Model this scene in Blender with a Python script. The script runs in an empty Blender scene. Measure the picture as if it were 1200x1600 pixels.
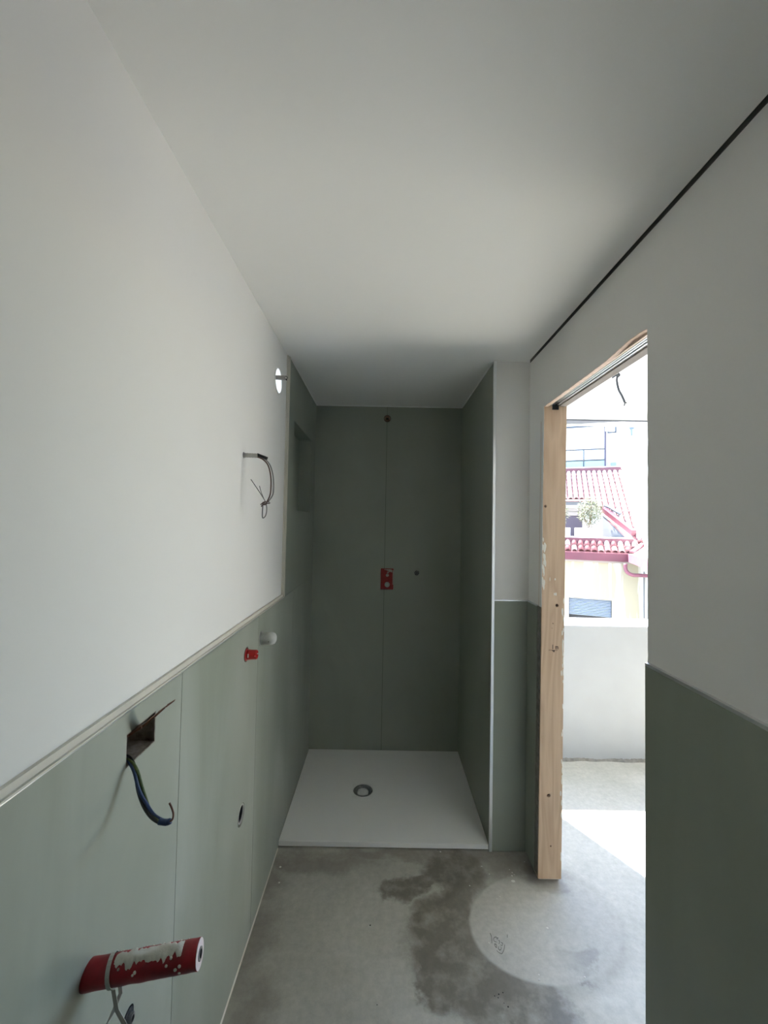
import bpy, bmesh, math, random
from mathutils import Vector, Matrix, noise

sc = bpy.context.scene
COL = sc.collection
rnd = random.Random(7)

# ------------------------------------------------------------------ camera
cd = bpy.data.cameras.new('camera')
cam = bpy.data.objects.new('camera', cd)
COL.objects.link(cam)
cR = Vector((0.99982794, -0.00290899, 0.01832013))
cF = Vector((0.00233887, 0.99951463, 0.031065))
cU = Vector((-0.0184016, -0.03101681, 0.99934946))
cam.matrix_world = Matrix(((cR.x, cU.x, -cF.x, 0.0), (cR.y, cU.y, -cF.y, 0.0),
                           (cR.z, cU.z, -cF.z, 1.537), (0, 0, 0, 1)))
cd.sensor_fit = 'VERTICAL'
cd.sensor_height = 24.0
cd.lens = 24.0 * 640 / 1600
cd.clip_start = 0.02
cd.clip_end = 300
sc.camera = cam

# ------------------------------------------------------------------ sky, sun, exposure
SUN_DIR = Vector((0.282, -0.484, -0.887)).normalized()      # the way the light travels
w = bpy.data.worlds.new('sky')
sc.world = w
w.use_nodes = True
wn = w.node_tree
bg = wn.nodes['Background']
sk = wn.nodes.new('ShaderNodeTexSky')
sk.sky_type = 'NISHITA'
sk.sun_disc = False
sk.sun_elevation = math.asin(-SUN_DIR.z)
sk.sun_rotation = math.atan2(-SUN_DIR.x, -SUN_DIR.y)
sk.altitude = 100
sk.dust_density = 0.4
sk.ozone_density = 2.0
wn.links.new(sk.outputs[0], bg.inputs[0])
bg.inputs[1].default_value = 0.40
sd = bpy.data.lights.new('sun', 'SUN')
sd.energy = 14.0
sd.angle = math.radians(0.53)
sd.color = (1.0, 0.965, 0.925)
sun = bpy.data.objects.new('sun', sd)
COL.objects.link(sun)
sun.rotation_euler = SUN_DIR.to_track_quat('-Z', 'Y').to_euler()
sun.location = (-3, 8, 12)
sc.view_settings.view_transform = 'Standard'
sc.view_settings.look = 'None'
sc.view_settings.gamma = 1.0
sc.view_settings.use_curve_mapping = False
sc.view_settings.exposure = 2.35
sc.cycles.max_bounces = 16
sc.cycles.diffuse_bounces = 12
sc.cycles.glossy_bounces = 6
sc.cycles.sample_clamp_indirect = 20.0
sc.cycles.use_denoising = True


# ------------------------------------------------------------------ material helpers
def mat(name, col, rough=0.6, metal=0.0, var=0.0, vscale=6.0, bump=0.0, bscale=60.0, stretch=None, spec=0.5, second=None):
    m = bpy.data.materials.new(name)
    m.use_nodes = True
    nt = m.node_tree
    b = nt.nodes['Principled BSDF']
    b.inputs['Base Color'].default_value = (*col, 1)
    b.inputs['Roughness'].default_value = rough
    b.inputs['Metallic'].default_value = metal
    b.inputs['Specular IOR Level'].default_value = spec
    tc = nt.nodes.new('ShaderNodeTexCoord')
    src = tc.outputs['Object']
    if stretch:
        mp = nt.nodes.new('ShaderNodeMapping')
        mp.inputs['Scale'].default_value = stretch
        nt.links.new(src, mp.inputs[0])
        src = mp.outputs[0]
    if var or second:
        n = nt.nodes.new('ShaderNodeTexNoise')
        n.inputs['Scale'].default_value = vscale
        n.inputs['Detail'].default_value = 5
        nt.links.new(src, n.inputs[0])
        rp = nt.nodes.new('ShaderNodeMapRange')
        rp.inputs[1].default_value = 0.3
        rp.inputs[2].default_value = 0.7
        nt.links.new(n.outputs[0], rp.inputs[0])
        mx = nt.nodes.new('ShaderNodeMix')
        mx.data_type = 'RGBA'
        a = second if second else tuple(max(0, c * (1 - var)) for c in col)
        bb = col if second else tuple(min(1, c * (1 + var)) for c in col)
        mx.inputs[6].default_value = (*a, 1)
        mx.inputs[7].default_value = (*bb, 1)
        nt.links.new(rp.outputs[0], mx.inputs[0])
        nt.links.new(mx.outputs[2], b.inputs['Base Color'])
    if bump:
        n2 = nt.nodes.new('ShaderNodeTexNoise')
        n2.inputs['Scale'].default_value = bscale
        n2.inputs['Detail'].default_value = 4
        nt.links.new(src, n2.inputs[0])
        bp = nt.nodes.new('ShaderNodeBump')
        bp.inputs['Strength'].default_value = bump
        bp.inputs['Distance'].default_value = 0.002
        nt.links.new(n2.outputs[0], bp.inputs['Height'])
        nt.links.new(bp.outputs[0], b.inputs['Normal'])
    return m


M = {}
M['plaster'] = mat('plaster', (0.77, 0.762, 0.74), 0.85, var=0.012, vscale=3, bump=0.05, bscale=180)
M['ceiling'] = mat('ceiling_paint', (0.87, 0.87, 0.855), 0.9, var=0.01, vscale=2, bump=0.04, bscale=150)
M['raw'] = mat('raw_plaster', (0.66, 0.50, 0.41), 0.95, var=0.15, vscale=60, bump=0.6, bscale=220)
M['parapet'] = mat('grey_skim_coat', (0.345, 0.355, 0.36), 0.9, var=0.04, vscale=4, bump=0.08, bscale=90)
M['loggia'] = mat('loggia_plaster', (0.82, 0.82, 0.81), 0.9, var=0.03, vscale=4, bump=0.08, bscale=90)
M['cream'] = mat('cream_trim', (0.62, 0.59, 0.52), 0.45)
M['alu'] = mat('brushed_aluminium', (0.72, 0.73, 0.74), 0.3, 0.9)
M['white_metal'] = mat('white_metal', (0.82, 0.83, 0.84), 0.35)
M['white_plastic'] = mat('white_plastic', (0.8, 0.8, 0.78), 0.4)
M['milky'] = mat('milky_plastic', (0.62, 0.63, 0.61), 0.35, var=0.1, vscale=60)
M['gap'] = mat('dark_gap', (0.02, 0.02, 0.02), 0.9)
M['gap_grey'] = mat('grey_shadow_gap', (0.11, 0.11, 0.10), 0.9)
M['black'] = mat('black_plastic', (0.012, 0.012, 0.013), 0.4)
M['conduit'] = mat('grey_conduit', (0.32, 0.32, 0.31), 0.6)
M['grey_wire'] = mat('grey_wire', (0.20, 0.20, 0.19), 0.5)
M['brown_wire'] = mat('brown_wire', (0.10, 0.05, 0.035), 0.5)
M['blue_wire'] = mat('blue_wire', (0.02, 0.045, 0.12), 0.45)
M['green_wire'] = mat('green_wire', (0.09, 0.12, 0.03), 0.45, second=(0.04, 0.07, 0.02), vscale=200)
M['dark_rubber'] = mat('dark_rubber', (0.035, 0.04, 0.05), 0.5)
M['pale_conduit'] = mat('pale_conduit', (0.50, 0.50, 0.47), 0.6)
M['copper'] = mat('rusty_copper', (0.16, 0.07, 0.045), 0.6, 0.3, var=0.3, vscale=120)
M['brass'] = mat('old_brass', (0.20, 0.11, 0.06), 0.45, 0.6, var=0.2, vscale=150)
M['box_inside'] = mat('dirty_box', (0.09, 0.065, 0.045), 0.9, second=(0.34, 0.31, 0.27), vscale=45, bump=0.5, bscale=150)
M['red'] = mat('red_plastic', (0.50, 0.012, 0.014), 0.35, var=0.1, vscale=60)
M['red_box'] = mat('red_box', (0.24, 0.010, 0.007), 0.45, var=0.25, vscale=70)
M['rubber_red'] = mat('red_pipe_sleeve', (0.28, 0.006, 0.014), 0.42, var=0.35, vscale=40, bump=0.25, bscale=90)
M['foam'] = mat('pale_foam', (0.72, 0.62, 0.62), 0.8)
M['steel'] = mat('dull_steel', (0.28, 0.28, 0.29), 0.35, 0.8)
M['grey_cap'] = mat('grey_cap', (0.36, 0.40, 0.37), 0.4)
M['putty_shaded'] = mat('plaster_in_shade', (0.36, 0.32, 0.28), 0.9, var=0.3, vscale=90)  # darker copy of the plaster, with the shower's shade in its colour
M['pol'] = mat('satin_steel_trim', (0.80, 0.82, 0.84), 0.28, 0.75)
M['putty'] = mat('dried_plaster_smear', (0.68, 0.66, 0.60), 0.9, bump=0.6, bscale=120)
M['strap'] = mat('pale_plastic_strap', (0.50, 0.50, 0.46), 0.45)
M['tray'] = mat('white_resin_tray', (0.83, 0.83, 0.81), 0.7, bump=0.25, bscale=240)
M['drain_ring'] = mat('drain_ring', (0.22, 0.225, 0.22), 0.35, 0.4, var=0.3, vscale=80)
M['red_metal'] = mat('wine_red_sheet_metal', (0.072, 0.0115, 0.021), 0.5, var=0.1, vscale=4)
M['pink_metal'] = mat('faded_red_sheet_metal', (0.16, 0.05, 0.07), 0.55, var=0.2, vscale=9)
M['terracotta'] = mat('terracotta', (0.16, 0.06, 0.06), 0.9, var=0.3, vscale=3)
M['white_wall'] = mat('white_wall', (0.78, 0.78, 0.76), 0.9)
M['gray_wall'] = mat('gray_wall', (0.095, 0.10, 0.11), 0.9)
M['mauve'] = mat('mauve_door', (0.055, 0.042, 0.06), 0.6)
M['beige_panel'] = mat('beige_panel', (0.24, 0.21, 0.185), 0.8)
M['shutter'] = mat('grey_blue_shutter', (0.135, 0.16, 0.195), 0.5)
M['rail'] = mat('dark_railing', (0.045, 0.05, 0.06), 0.5, 0.3)
M['leaf'] = mat('olive_leaf', (0.115, 0.12, 0.045), 0.6, second=(0.022, 0.032, 0.010), vscale=11)
M['stem'] = mat('woody_stem', (0.16, 0.11, 0.07), 0.9)
M['mortar'] = mat('rough_mortar', (0.20, 0.19, 0.17), 0.95, var=0.3, vscale=40, bump=0.8, bscale=90)
M['speck'] = mat('plaster_speck', (0.70, 0.69, 0.64), 0.9)
M['imprint'] = mat('grey_imprint', (0.20, 0.195, 0.18), 0.9)
M['ink'] = mat('brown_ink', (0.06, 0.035, 0.025), 0.8)
M['street'] = mat('street', (0.25, 0.25, 0.24), 0.9, var=0.1)
M['glass'] = mat('frosted_cyan_glass', (0.16, 0.245, 0.255), 0.25)


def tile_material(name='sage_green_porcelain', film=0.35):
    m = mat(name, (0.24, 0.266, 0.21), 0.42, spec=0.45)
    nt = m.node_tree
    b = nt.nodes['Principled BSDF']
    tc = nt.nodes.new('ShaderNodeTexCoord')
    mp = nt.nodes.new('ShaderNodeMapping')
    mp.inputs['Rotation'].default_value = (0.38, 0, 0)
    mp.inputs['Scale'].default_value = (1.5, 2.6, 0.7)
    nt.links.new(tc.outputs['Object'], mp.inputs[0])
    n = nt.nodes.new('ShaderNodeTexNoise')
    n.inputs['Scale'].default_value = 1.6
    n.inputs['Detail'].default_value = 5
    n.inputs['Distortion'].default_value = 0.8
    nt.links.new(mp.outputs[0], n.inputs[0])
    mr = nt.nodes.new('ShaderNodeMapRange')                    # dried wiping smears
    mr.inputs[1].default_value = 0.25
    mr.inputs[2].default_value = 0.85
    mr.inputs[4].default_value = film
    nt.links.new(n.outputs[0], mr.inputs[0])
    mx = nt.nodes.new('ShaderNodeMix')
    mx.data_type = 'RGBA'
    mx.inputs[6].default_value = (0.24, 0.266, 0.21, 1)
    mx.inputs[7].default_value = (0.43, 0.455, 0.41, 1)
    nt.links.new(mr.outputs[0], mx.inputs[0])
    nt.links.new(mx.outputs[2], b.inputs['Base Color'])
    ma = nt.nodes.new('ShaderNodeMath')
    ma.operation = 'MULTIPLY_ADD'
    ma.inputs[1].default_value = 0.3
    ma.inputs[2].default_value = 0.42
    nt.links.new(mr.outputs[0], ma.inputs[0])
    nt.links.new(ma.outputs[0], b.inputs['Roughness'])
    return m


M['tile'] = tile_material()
M['tile_film_lit'] = tile_material('porcelain_smears_and_light', 0.85)  # stronger wiping smears that also paint in the doorway light on the left wall
M['grout'] = mat('dark_green_grout', (0.07, 0.075, 0.06), 0.95)


def wood_material(name, c1, c2):
    m = bpy.data.materials.new(name)
    m.use_nodes = True
    nt = m.node_tree
    b = nt.nodes['Principled BSDF']
    b.inputs['Roughness'].default_value = 0.65
    tc = nt.nodes.new('ShaderNodeTexCoord')
    mp = nt.nodes.new('ShaderNodeMapping')
    mp.inputs['Scale'].default_value = (9.0, 9.0, 0.9)
    nt.links.new(tc.outputs['Object'], mp.inputs[0])
    n = nt.nodes.new('ShaderNodeTexNoise')
    n.inputs['Scale'].default_value = 1.4
    n.inputs['Detail'].default_value = 2
    n.inputs['Distortion'].default_value = 0.4
    nt.links.new(mp.outputs[0], n.inputs[0])
    mu = nt.nodes.new('ShaderNodeMath')
    mu.operation = 'MULTIPLY'
    mu.inputs[1].default_value = 13.0
    nt.links.new(n.outputs[0], mu.inputs[0])
    fr = nt.nodes.new('ShaderNodeMath')
    fr.operation = 'PINGPONG'
    fr.inputs[1].default_value = 1.0
    nt.links.new(mu.outputs[0], fr.inputs[0])
    n2 = nt.nodes.new('ShaderNodeTexNoise')
    n2.inputs['Scale'].default_value = 30
    mp2 = nt.nodes.new('ShaderNodeMapping')
    mp2.inputs['Scale'].default_value = (6.0, 6.0, 0.25)
    nt.links.new(tc.outputs['Object'], mp2.inputs[0])
    nt.links.new(mp2.outputs[0], n2.inputs[0])
    ad = nt.nodes.new('ShaderNodeMath')
    ad.operation = 'MULTIPLY_ADD'
    ad.inputs[1].default_value = 0.6
    nt.links.new(n2.outputs[0], ad.inputs[0])
    nt.links.new(fr.outputs[0], ad.inputs[2])
    mr = nt.nodes.new('ShaderNodeMapRange')
    mr.inputs[1].default_value = 0.2
    mr.inputs[2].default_value = 1.3
    nt.links.new(ad.outputs[0], mr.inputs[0])
    mx = nt.nodes.new('ShaderNodeMix')
    mx.data_type = 'RGBA'
    mx.inputs[6].default_value = (*c1, 1)
    mx.inputs[7].default_value = (*c2, 1)
    nt.links.new(mr.outputs[0], mx.inputs[0])
    nt.links.new(mx.outputs[2], b.inputs['Base Color'])
    return m


M['wood'] = wood_material('spruce_wood', (0.47, 0.325, 0.215), (0.58, 0.42, 0.29))
M['wood_pink'] = wood_material('pale_lath', (0.60, 0.47, 0.38), (0.68, 0.55, 0.45))


def floor_material():
    m = bpy.data.materials.new('stained_cement_screed')
    m.use_nodes = True
    nt = m.node_tree
    L = nt.links.new
    b = nt.nodes['Principled BSDF']
    tc = nt.nodes.new('ShaderNodeTexCoord')
    sx = nt.nodes.new('ShaderNodeSeparateXYZ')

    def noise_tex(scale, detail=5, rough=0.55):
        n = nt.nodes.new('ShaderNodeTexNoise')
        n.inputs['Scale'].default_value = scale
        n.inputs['Detail'].default_value = detail
        n.inputs['Roughness'].default_value = rough
        L(tc.outputs['Object'], n.inputs[0])
        return n
    # warp the coordinates so that stain outlines wander
    wn_ = noise_tex(6.0, 8, 0.62)
    sub = nt.nodes.new('ShaderNodeVectorMath')
    sub.operation = 'SUBTRACT'
    sub.inputs[1].default_value = (0.5, 0.5, 0.5)
    L(wn_.outputs[1], sub.inputs[0])
    scl = nt.nodes.new('ShaderNodeVectorMath')
    scl.operation = 'SCALE'
    scl.inputs['Scale'].default_value = 0.26
    L(sub.outputs[0], scl.inputs[0])
    add = nt.nodes.new('ShaderNodeVectorMath')
    L(tc.outputs['Object'], add.inputs[0])
    L(scl.outputs[0], add.inputs[1])

    def ell(cx, cy, rx, ry, rot=0.0, soft=0.15, warped=True):
        s1 = nt.nodes.new('ShaderNodeVectorMath')
        s1.operation = 'SUBTRACT'
        s1.inputs[1].default_value = (cx, cy, 0)
        L(add.outputs[0] if warped else tc.outputs['Object'], s1.inputs[0])
        mp = nt.nodes.new('ShaderNodeMapping')
        mp.vector_type = 'TEXTURE'
        mp.inputs['Rotation'].default_value = (0, 0, rot)
        mp.inputs['Scale'].default_value = (rx, ry, 1e6)
        L(s1.outputs[0], mp.inputs[0])
        ln = nt.nodes.new('ShaderNodeVectorMath')
        ln.operation = 'LENGTH'
        L(mp.outputs[0], ln.inputs[0])
        r = nt.nodes.new('ShaderNodeMapRange')
        r.interpolation_type = 'SMOOTHSTEP'
        r.inputs[1].default_value = 1 - soft
        r.inputs[2].default_value = 1 + soft
        r.inputs[3].default_value = 1
        r.inputs[4].default_value = 0
        L(ln.outputs['Value'], r.inputs[0])
        return r.outputs[0]

    def op(o, x, y):
        n = nt.nodes.new('ShaderNodeMath')
        n.operation = o
        for i, q in enumerate((x, y)):
            if isinstance(q, (int, float)):
                n.inputs[i].default_value = q
            else:
                L(q, n.inputs[i])
        return n.outputs[0]

    def mix(f, c1, c2):
        x = nt.nodes.new('ShaderNodeMix')
        x.data_type = 'RGBA'
        L(f, x.inputs[0])
        for i, c in ((6, c1), (7, c2)):
            if isinstance(c, tuple):
                x.inputs[i].default_value = (*c, 1)
            else:
                L(c, x.inputs[i])
        return x.outputs[2]
    n1 = noise_tex(2.2, 6, 0.6)
    r1 = nt.nodes.new('ShaderNodeMapRange')
    r1.inputs[1].default_value = 0.3
    r1.inputs[2].default_value = 0.7
    L(n1.outputs[0], r1.inputs[0])
    base = mix(r1.outputs[0], (0.375, 0.365, 0.315), (0.50, 0.49, 0.44))
    n3 = noise_tex(38, 4, 0.7)
    r3 = nt.nodes.new('ShaderNodeMapRange')
    r3.inputs[1].default_value = 0.25
    r3.inputs[2].default_value = 0.75
    r3.inputs[3].default_value = 0.85
    r3.inputs[4].default_value = 1.12
    L(n3.outputs[0], r3.inputs[0])
    # damp patches
    d = None
    for e in ((0.345, 1.86, 0.13, 0.11, 0.2), (0.33, 1.75, 0.075, 0.14, 0.1), (0.11, 1.765, 0.095, 0.065, 0.4), (0.19, 1.81, 0.06, 0.03, 0.5),
              (0.25, 1.61, 0.13, 0.12, 0.5), (0.33, 1.49, 0.23, 0.17, -0.5), (0.50, 1.36, 0.16, 0.10, -0.3), (0.20, 1.44, 0.06, 0.09, 0),
              (0.74, 1.83, 0.10, 0.07, -0.3), (0.72, 1.50, 0.06, 0.05, 0)):
        q = ell(*e, soft=0.22)
        d = q if d is None else op('MAXIMUM', d, q)
    # lighter round levelled patch keeps clear of the damp
    L(tc.outputs['Object'], sx.inputs[0])
    fade = nt.nodes.new('ShaderNodeMapRange')
    fade.interpolation_type = 'SMOOTHSTEP'
    fade.inputs[1].default_value = 0.50
    fade.inputs[2].default_value = 0.85
    fade.inputs[3].default_value = 1.0
    fade.inputs[4].default_value = 0.25
    L(sx.outputs[0], fade.inputs[0])
    patch = op('MULTIPLY', ell(0.66, 1.645, 0.30, 0.215, 0.25, 0.03, False), fade.outputs[0])
    npatch = op('SUBTRACT', 1.0, patch)
    d = op('MULTIPLY', d, npatch)
    mot = nt.nodes.new('ShaderNodeMapRange')
    mot.inputs[1].default_value = 0.30
    mot.inputs[2].default_value = 0.55
    mot.inputs[3].default_value = 0.45
    mot.inputs[4].default_value = 1.0
    L(noise_tex(13.0, 6, 0.6).outputs[0], mot.inputs[0])
    d = op('MULTIPLY', d, mot.outputs[0])
    c = mix(op('MULTIPLY', d, 0.95), base, (0.165, 0.15, 0.12))
    rim = op('MULTIPLY', ell(0.645, 1.655, 0.325, 0.27, 0.25, 0.08, False), npatch)
    c = mix(op('MULTIPLY', rim, 0.35), c, (0.21, 0.20, 0.17))
    c = mix(op('MULTIPLY', patch, 0.5), c, (0.47, 0.455, 0.415))
    # rusty brown damp along the left wall and darker edges before the tray
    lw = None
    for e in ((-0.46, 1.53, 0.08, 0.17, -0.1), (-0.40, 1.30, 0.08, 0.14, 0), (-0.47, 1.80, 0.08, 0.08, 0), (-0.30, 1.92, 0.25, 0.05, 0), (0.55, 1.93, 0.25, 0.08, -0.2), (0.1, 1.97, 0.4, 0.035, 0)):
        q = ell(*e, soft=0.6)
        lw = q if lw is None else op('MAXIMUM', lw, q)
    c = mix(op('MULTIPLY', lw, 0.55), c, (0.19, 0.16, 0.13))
    mul = nt.nodes.new('ShaderNodeMix')
    mul.data_type = 'RGBA'
    mul.blend_type = 'MULTIPLY'
    mul.inputs[0].default_value = 1
    L(c, mul.inputs[6])
    L(r3.outputs[0], mul.inputs[7])
    L(mul.outputs[2], b.inputs['Base Color'])
    rr = op('MULTIPLY_ADD', d, -0.18)
    rr.node.inputs[2].default_value = 0.62
    L(rr, b.inputs['Roughness'])
    bp = nt.nodes.new('ShaderNodeBump')
    bp.inputs['Strength'].default_value = 0.25
    bp.inputs['Distance'].default_value = 0.002
    L(n3.outputs[0], bp.inputs['Height'])
    L(bp.outputs[0], b.inputs['Normal'])
    return m


M['floor'] = floor_material()


def facade_material():
    """white render, worn down to an ochre coat in patches under the eaves"""
    m = bpy.data.materials.new('worn_white_render')
    m.use_nodes = True
    nt = m.node_tree
    L = nt.links.new
    b = nt.nodes['Principled BSDF']
    b.inputs['Roughness'].default_value = 0.95
    tc = nt.nodes.new('ShaderNodeTexCoord')
    sp = nt.nodes.new('ShaderNodeSeparateXYZ')
    L(tc.outputs['Object'], sp.inputs[0])
    hi = nt.nodes.new('ShaderNodeMapRange')
    hi.inputs[1].default_value = -0.05
    hi.inputs[2].default_value = 0.25
    n0 = nt.nodes.new('ShaderNodeTexNoise')
    n0.inputs['Scale'].default_value = 5
    L(tc.outputs['Object'], n0.inputs[0])
    ad = nt.nodes.new('ShaderNodeMath')
    ad.operation = 'MULTIPLY_ADD'
    ad.inputs[1].default_value = 0.35
    L(n0.outputs[0], ad.inputs[0])
    L(sp.outputs[2], ad.inputs[2])
    sbt = nt.nodes.new('ShaderNodeMath')
    sbt.operation = 'SUBTRACT'
    sbt.inputs[1].default_value = 0.175
    L(ad.outputs[0], sbt.inputs[0])
    L(sbt.outputs[0], hi.inputs[0])
    mp = nt.nodes.new('ShaderNodeMapping')
    mp.inputs['Scale'].default_value = (3.2, 3.2, 0.25)
    L(tc.outputs['Object'], mp.inputs[0])
    n = nt.nodes.new('ShaderNodeTexNoise')
    n.inputs['Scale'].default_value = 1.5
    n.inputs['Detail'].default_value = 4
    L(mp.outputs[0], n.inputs[0])
    r = nt.nodes.new('ShaderNodeMapRange')
    r.inputs[1].default_value = 0.36
    r.inputs[2].default_value = 0.50
    L(n.outputs[0], r.inputs[0])
    mu = nt.nodes.new('ShaderNodeMath')
    mu.operation = 'MULTIPLY'
    L(hi.outputs[0], mu.inputs[0])
    L(r.outputs[0], mu.inputs[1])
    mx = nt.nodes.new('ShaderNodeMix')
    mx.data_type = 'RGBA'
    mx.inputs[6].default_value = (0.50, 0.49, 0.46, 1)
    mx.inputs[7].default_value = (0.25, 0.215, 0.145, 1)
    L(mu.outputs[0], mx.inputs[0])
    L(mx.outputs[2], b.inputs['Base Color'])
    return m


M['facade'] = facade_material()


# ------------------------------------------------------------------ mesh helpers
class MB:
    def __init__(s):
        s.v, s.f, s.mi = [], [], []
        s.cur = 0

    def add(s, vs, fs):
        o = len(s.v)
        s.v += [Vector(p) for p in vs]
        for f in fs:
            s.f.append([o + i for i in f])
            s.mi.append(s.cur)
        return s

    def box(s, x0, x1, y0, y1, z0, z1, xf=None):
        vs = [Vector((x, y, z)) for x in (x0, x1) for y in (y0, y1) for z in (z0, z1)]
        if xf:
            vs = [xf(*p) for p in vs]
        return s.add(vs, [(0, 1, 3, 2), (4, 6, 7, 5), (0, 4, 5, 1), (2, 3, 7, 6), (0, 2, 6, 4), (1, 5, 7, 3)])

    def prism(s, poly, d):
        """closed polygon (3-D points, in order) pushed along vector d"""
        n = len(poly)
        a = [Vector(p) for p in poly]
        vs = a + [p + Vector(d) for p in a]
        fs = [list(range(n))[::-1], list(range(n, 2 * n))]
        fs += [(i, (i + 1) % n, n + (i + 1) % n, n + i) for i in range(n)]
        return s.add(vs, fs)

    def tube(s, pts, r, seg=10, smooth=4, closed_ends=True, flat=None):
        P = [Vector(p) for p in pts]
        if smooth and len(P) > 2:
            Q = []
            for i in range(len(P) - 1):
                p0 = P[max(i - 1, 0)]; p1 = P[i]; p2 = P[i + 1]; p3 = P[min(i + 2, len(P) - 1)]
                for k in range(smooth):
                    t = k / smooth
                    Q.append(0.5 * ((2 * p1) + (p2 - p0) * t + (2 * p0 - 5 * p1 + 4 * p2 - p3) * t * t + (3 * p1 - p0 - 3 * p2 + p3) * t ** 3))
            Q.append(P[-1])
            P = Q
        T = [(P[min(i + 1, len(P) - 1)] - P[max(i - 1, 0)]).normalized() for i in range(len(P))]
        N = T[0].orthogonal().normalized()
        vs, fs = [], []
        for i, p in enumerate(P):
            N = (N - T[i] * N.dot(T[i])).normalized()
            B = T[i].cross(N)
            rr = r[min(len(r) - 1, int(i * len(r) / len(P)))] if isinstance(r, (list, tuple)) else r
            for k in range(seg):
                a = 2 * math.pi * k / seg
                ca, sa = math.cos(a), math.sin(a)
                vs.append(p + N * (rr * ca) + B * (rr * sa * (flat or 1)))
        for i in range(len(P) - 1):
            for k in range(seg):
                k2 = (k + 1) % seg
                fs.append((i * seg + k, i * seg + k2, (i + 1) * seg + k2, (i + 1) * seg + k))
        if closed_ends:
            fs.append(list(range(seg))[::-1])
            fs.append([(len(P) - 1) * seg + k for k in range(seg)])
        return s.add(vs, fs)

    def lathe(s, prof, base, axis, seg=24, cap0=True, cap1=True):
        """prof: (distance along axis, radius)"""
        A = Vector(axis).normalized()
        N = A.orthogonal().normalized()
        B = A.cross(N)
        base = Vector(base)
        vs, fs = [], []
        for h, r in prof:
            for k in range(seg):
                a = 2 * math.pi * k / seg
                vs.append(base + A * h + N * (r * math.cos(a)) + B * (r * math.sin(a)))
        for i in range(len(prof) - 1):
            for k in range(seg):
                k2 = (k + 1) % seg
                fs.append((i * seg + k, i * seg + k2, (i + 1) * seg + k2, (i + 1) * seg + k))
        if cap0:
            fs.append(list(range(seg))[::-1])
        if cap1:
            fs.append([(len(prof) - 1) * seg + k for k in range(seg)])
        return s.add(vs, fs)

    def ring(s, base, axis, r_out, r_in, length, seg=28):
        return s.lathe([(0, r_in), (0, r_out), (length, r_out), (length, r_in), (0, r_in)], base, axis, seg, False, False)

    def build(s, name, material, parent=None, loc=None, smooth=False, bevel=0.0):
        off = Vector(loc) if loc else Vector((0, 0, 0))
        wl = Vector((0, 0, 0))
        p = parent
        while p is not None:
            wl += p.location
            p = p.parent
        me = bpy.data.meshes.new(name)
        o0 = (wl + off)
        me.from_pydata([tuple(v - o0) for v in s.v], [], s.f)
        for mm in (material if isinstance(material, (list, tuple)) else [material]):
            me.materials.append(mm)
        if len(me.materials) > 1:
            for i, q in enumerate(s.mi):
                me.polygons[i].material_index = q
        bm = bmesh.new()
        bm.from_mesh(me)
        bmesh.ops.recalc_face_normals(bm, faces=bm.faces)
        if bevel:
            es = [e for e in bm.edges if len(e.link_faces) == 2 and e.calc_face_angle(0) > 0.6]
            bmesh.ops.bevel(bm, geom=es, offset=bevel, segments=2, profile=0.5, affect='EDGES')
        bm.to_mesh(me)
        bm.free()
        if smooth:
            for f in me.polygons:
                f.use_smooth = True
        o = bpy.data.objects.new(name, me)
        o.location = off
        o.parent = parent
        COL.objects.link(o)
        return o


def cut(o, *cutters):
    """boolean the cutter solids (MB) out of o, as real geometry"""
    tmp = []
    for c in cutters:
        t = c.build('cutter', M['gap'])
        md = o.modifiers.new('cut', 'BOOLEAN')
        md.operation = 'DIFFERENCE'
        md.solver = 'EXACT'
        md.object = t
        tmp.append(t)
    dg = bpy.context.evaluated_depsgraph_get()
    me = bpy.data.meshes.new_from_object(o.evaluated_get(dg))
    o.modifiers.clear()
    old = o.data
    o.data = me
    bpy.data.meshes.remove(old)
    for t in tmp:
        d = t.data
        bpy.data.objects.remove(t)
        bpy.data.meshes.remove(d)
    return o


def struct(o):
    o['kind'] = 'structure'
    return o


def thing(name, label, cat, loc=(0, 0, 0), group=None):
    o = bpy.data.objects.new(name, None)
    o.empty_display_size = 0.1
    o.location = loc
    COL.objects.link(o)
    return tag(o, label, cat, group)


def tag(o, label, cat, group=None):
    o['label'] = label
    o['category'] = cat
    if group:
        o['group'] = group
    return o


# ------------------------------------------------------------------ dimensions (metres)
XL = -0.469      # face of left tiles
XLP = -0.479     # left plaster
XR = 0.532       # shower right tile face
XD = 0.704       # door wall tile face
XDP = 0.713      # door wall plaster face
YB = 2.79        # shower back tile face
YW = 1.985       # wing wall tile face
H = 2.350
TH = 1.180       # tile dado height
YF = -1.5        # wall behind the viewer
JAMB = 1.102     # near edge of the doorway
LX = 4.3         # far side of the loggia

# ------------------------------------------------------------------ floor and ceilings
fl = struct(MB().box(-0.62, LX + 0.1, YF - 0.1, 3.005, -0.2, 0.0).build('floor', M['floor']))
ce = struct(MB().box(-0.62, 0.701, YF - 0.1, 2.95, H, H + 0.30).build('ceiling', M['ceiling']))
struct(MB().box(0.701, 0.80, YF - 0.1, 2.02, H + 0.03, H + 0.30).build('ceiling_recess', M['gap']))
struct(MB().box(0.80, LX + 0.1, YF - 0.1, 2.88, 2.40, 2.65).build('ceiling', M['loggia']))
struct(MB().box(0.701, 0.80, 2.02, 2.88, 2.30, 2.65).build('ceiling', M['loggia']))

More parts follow.
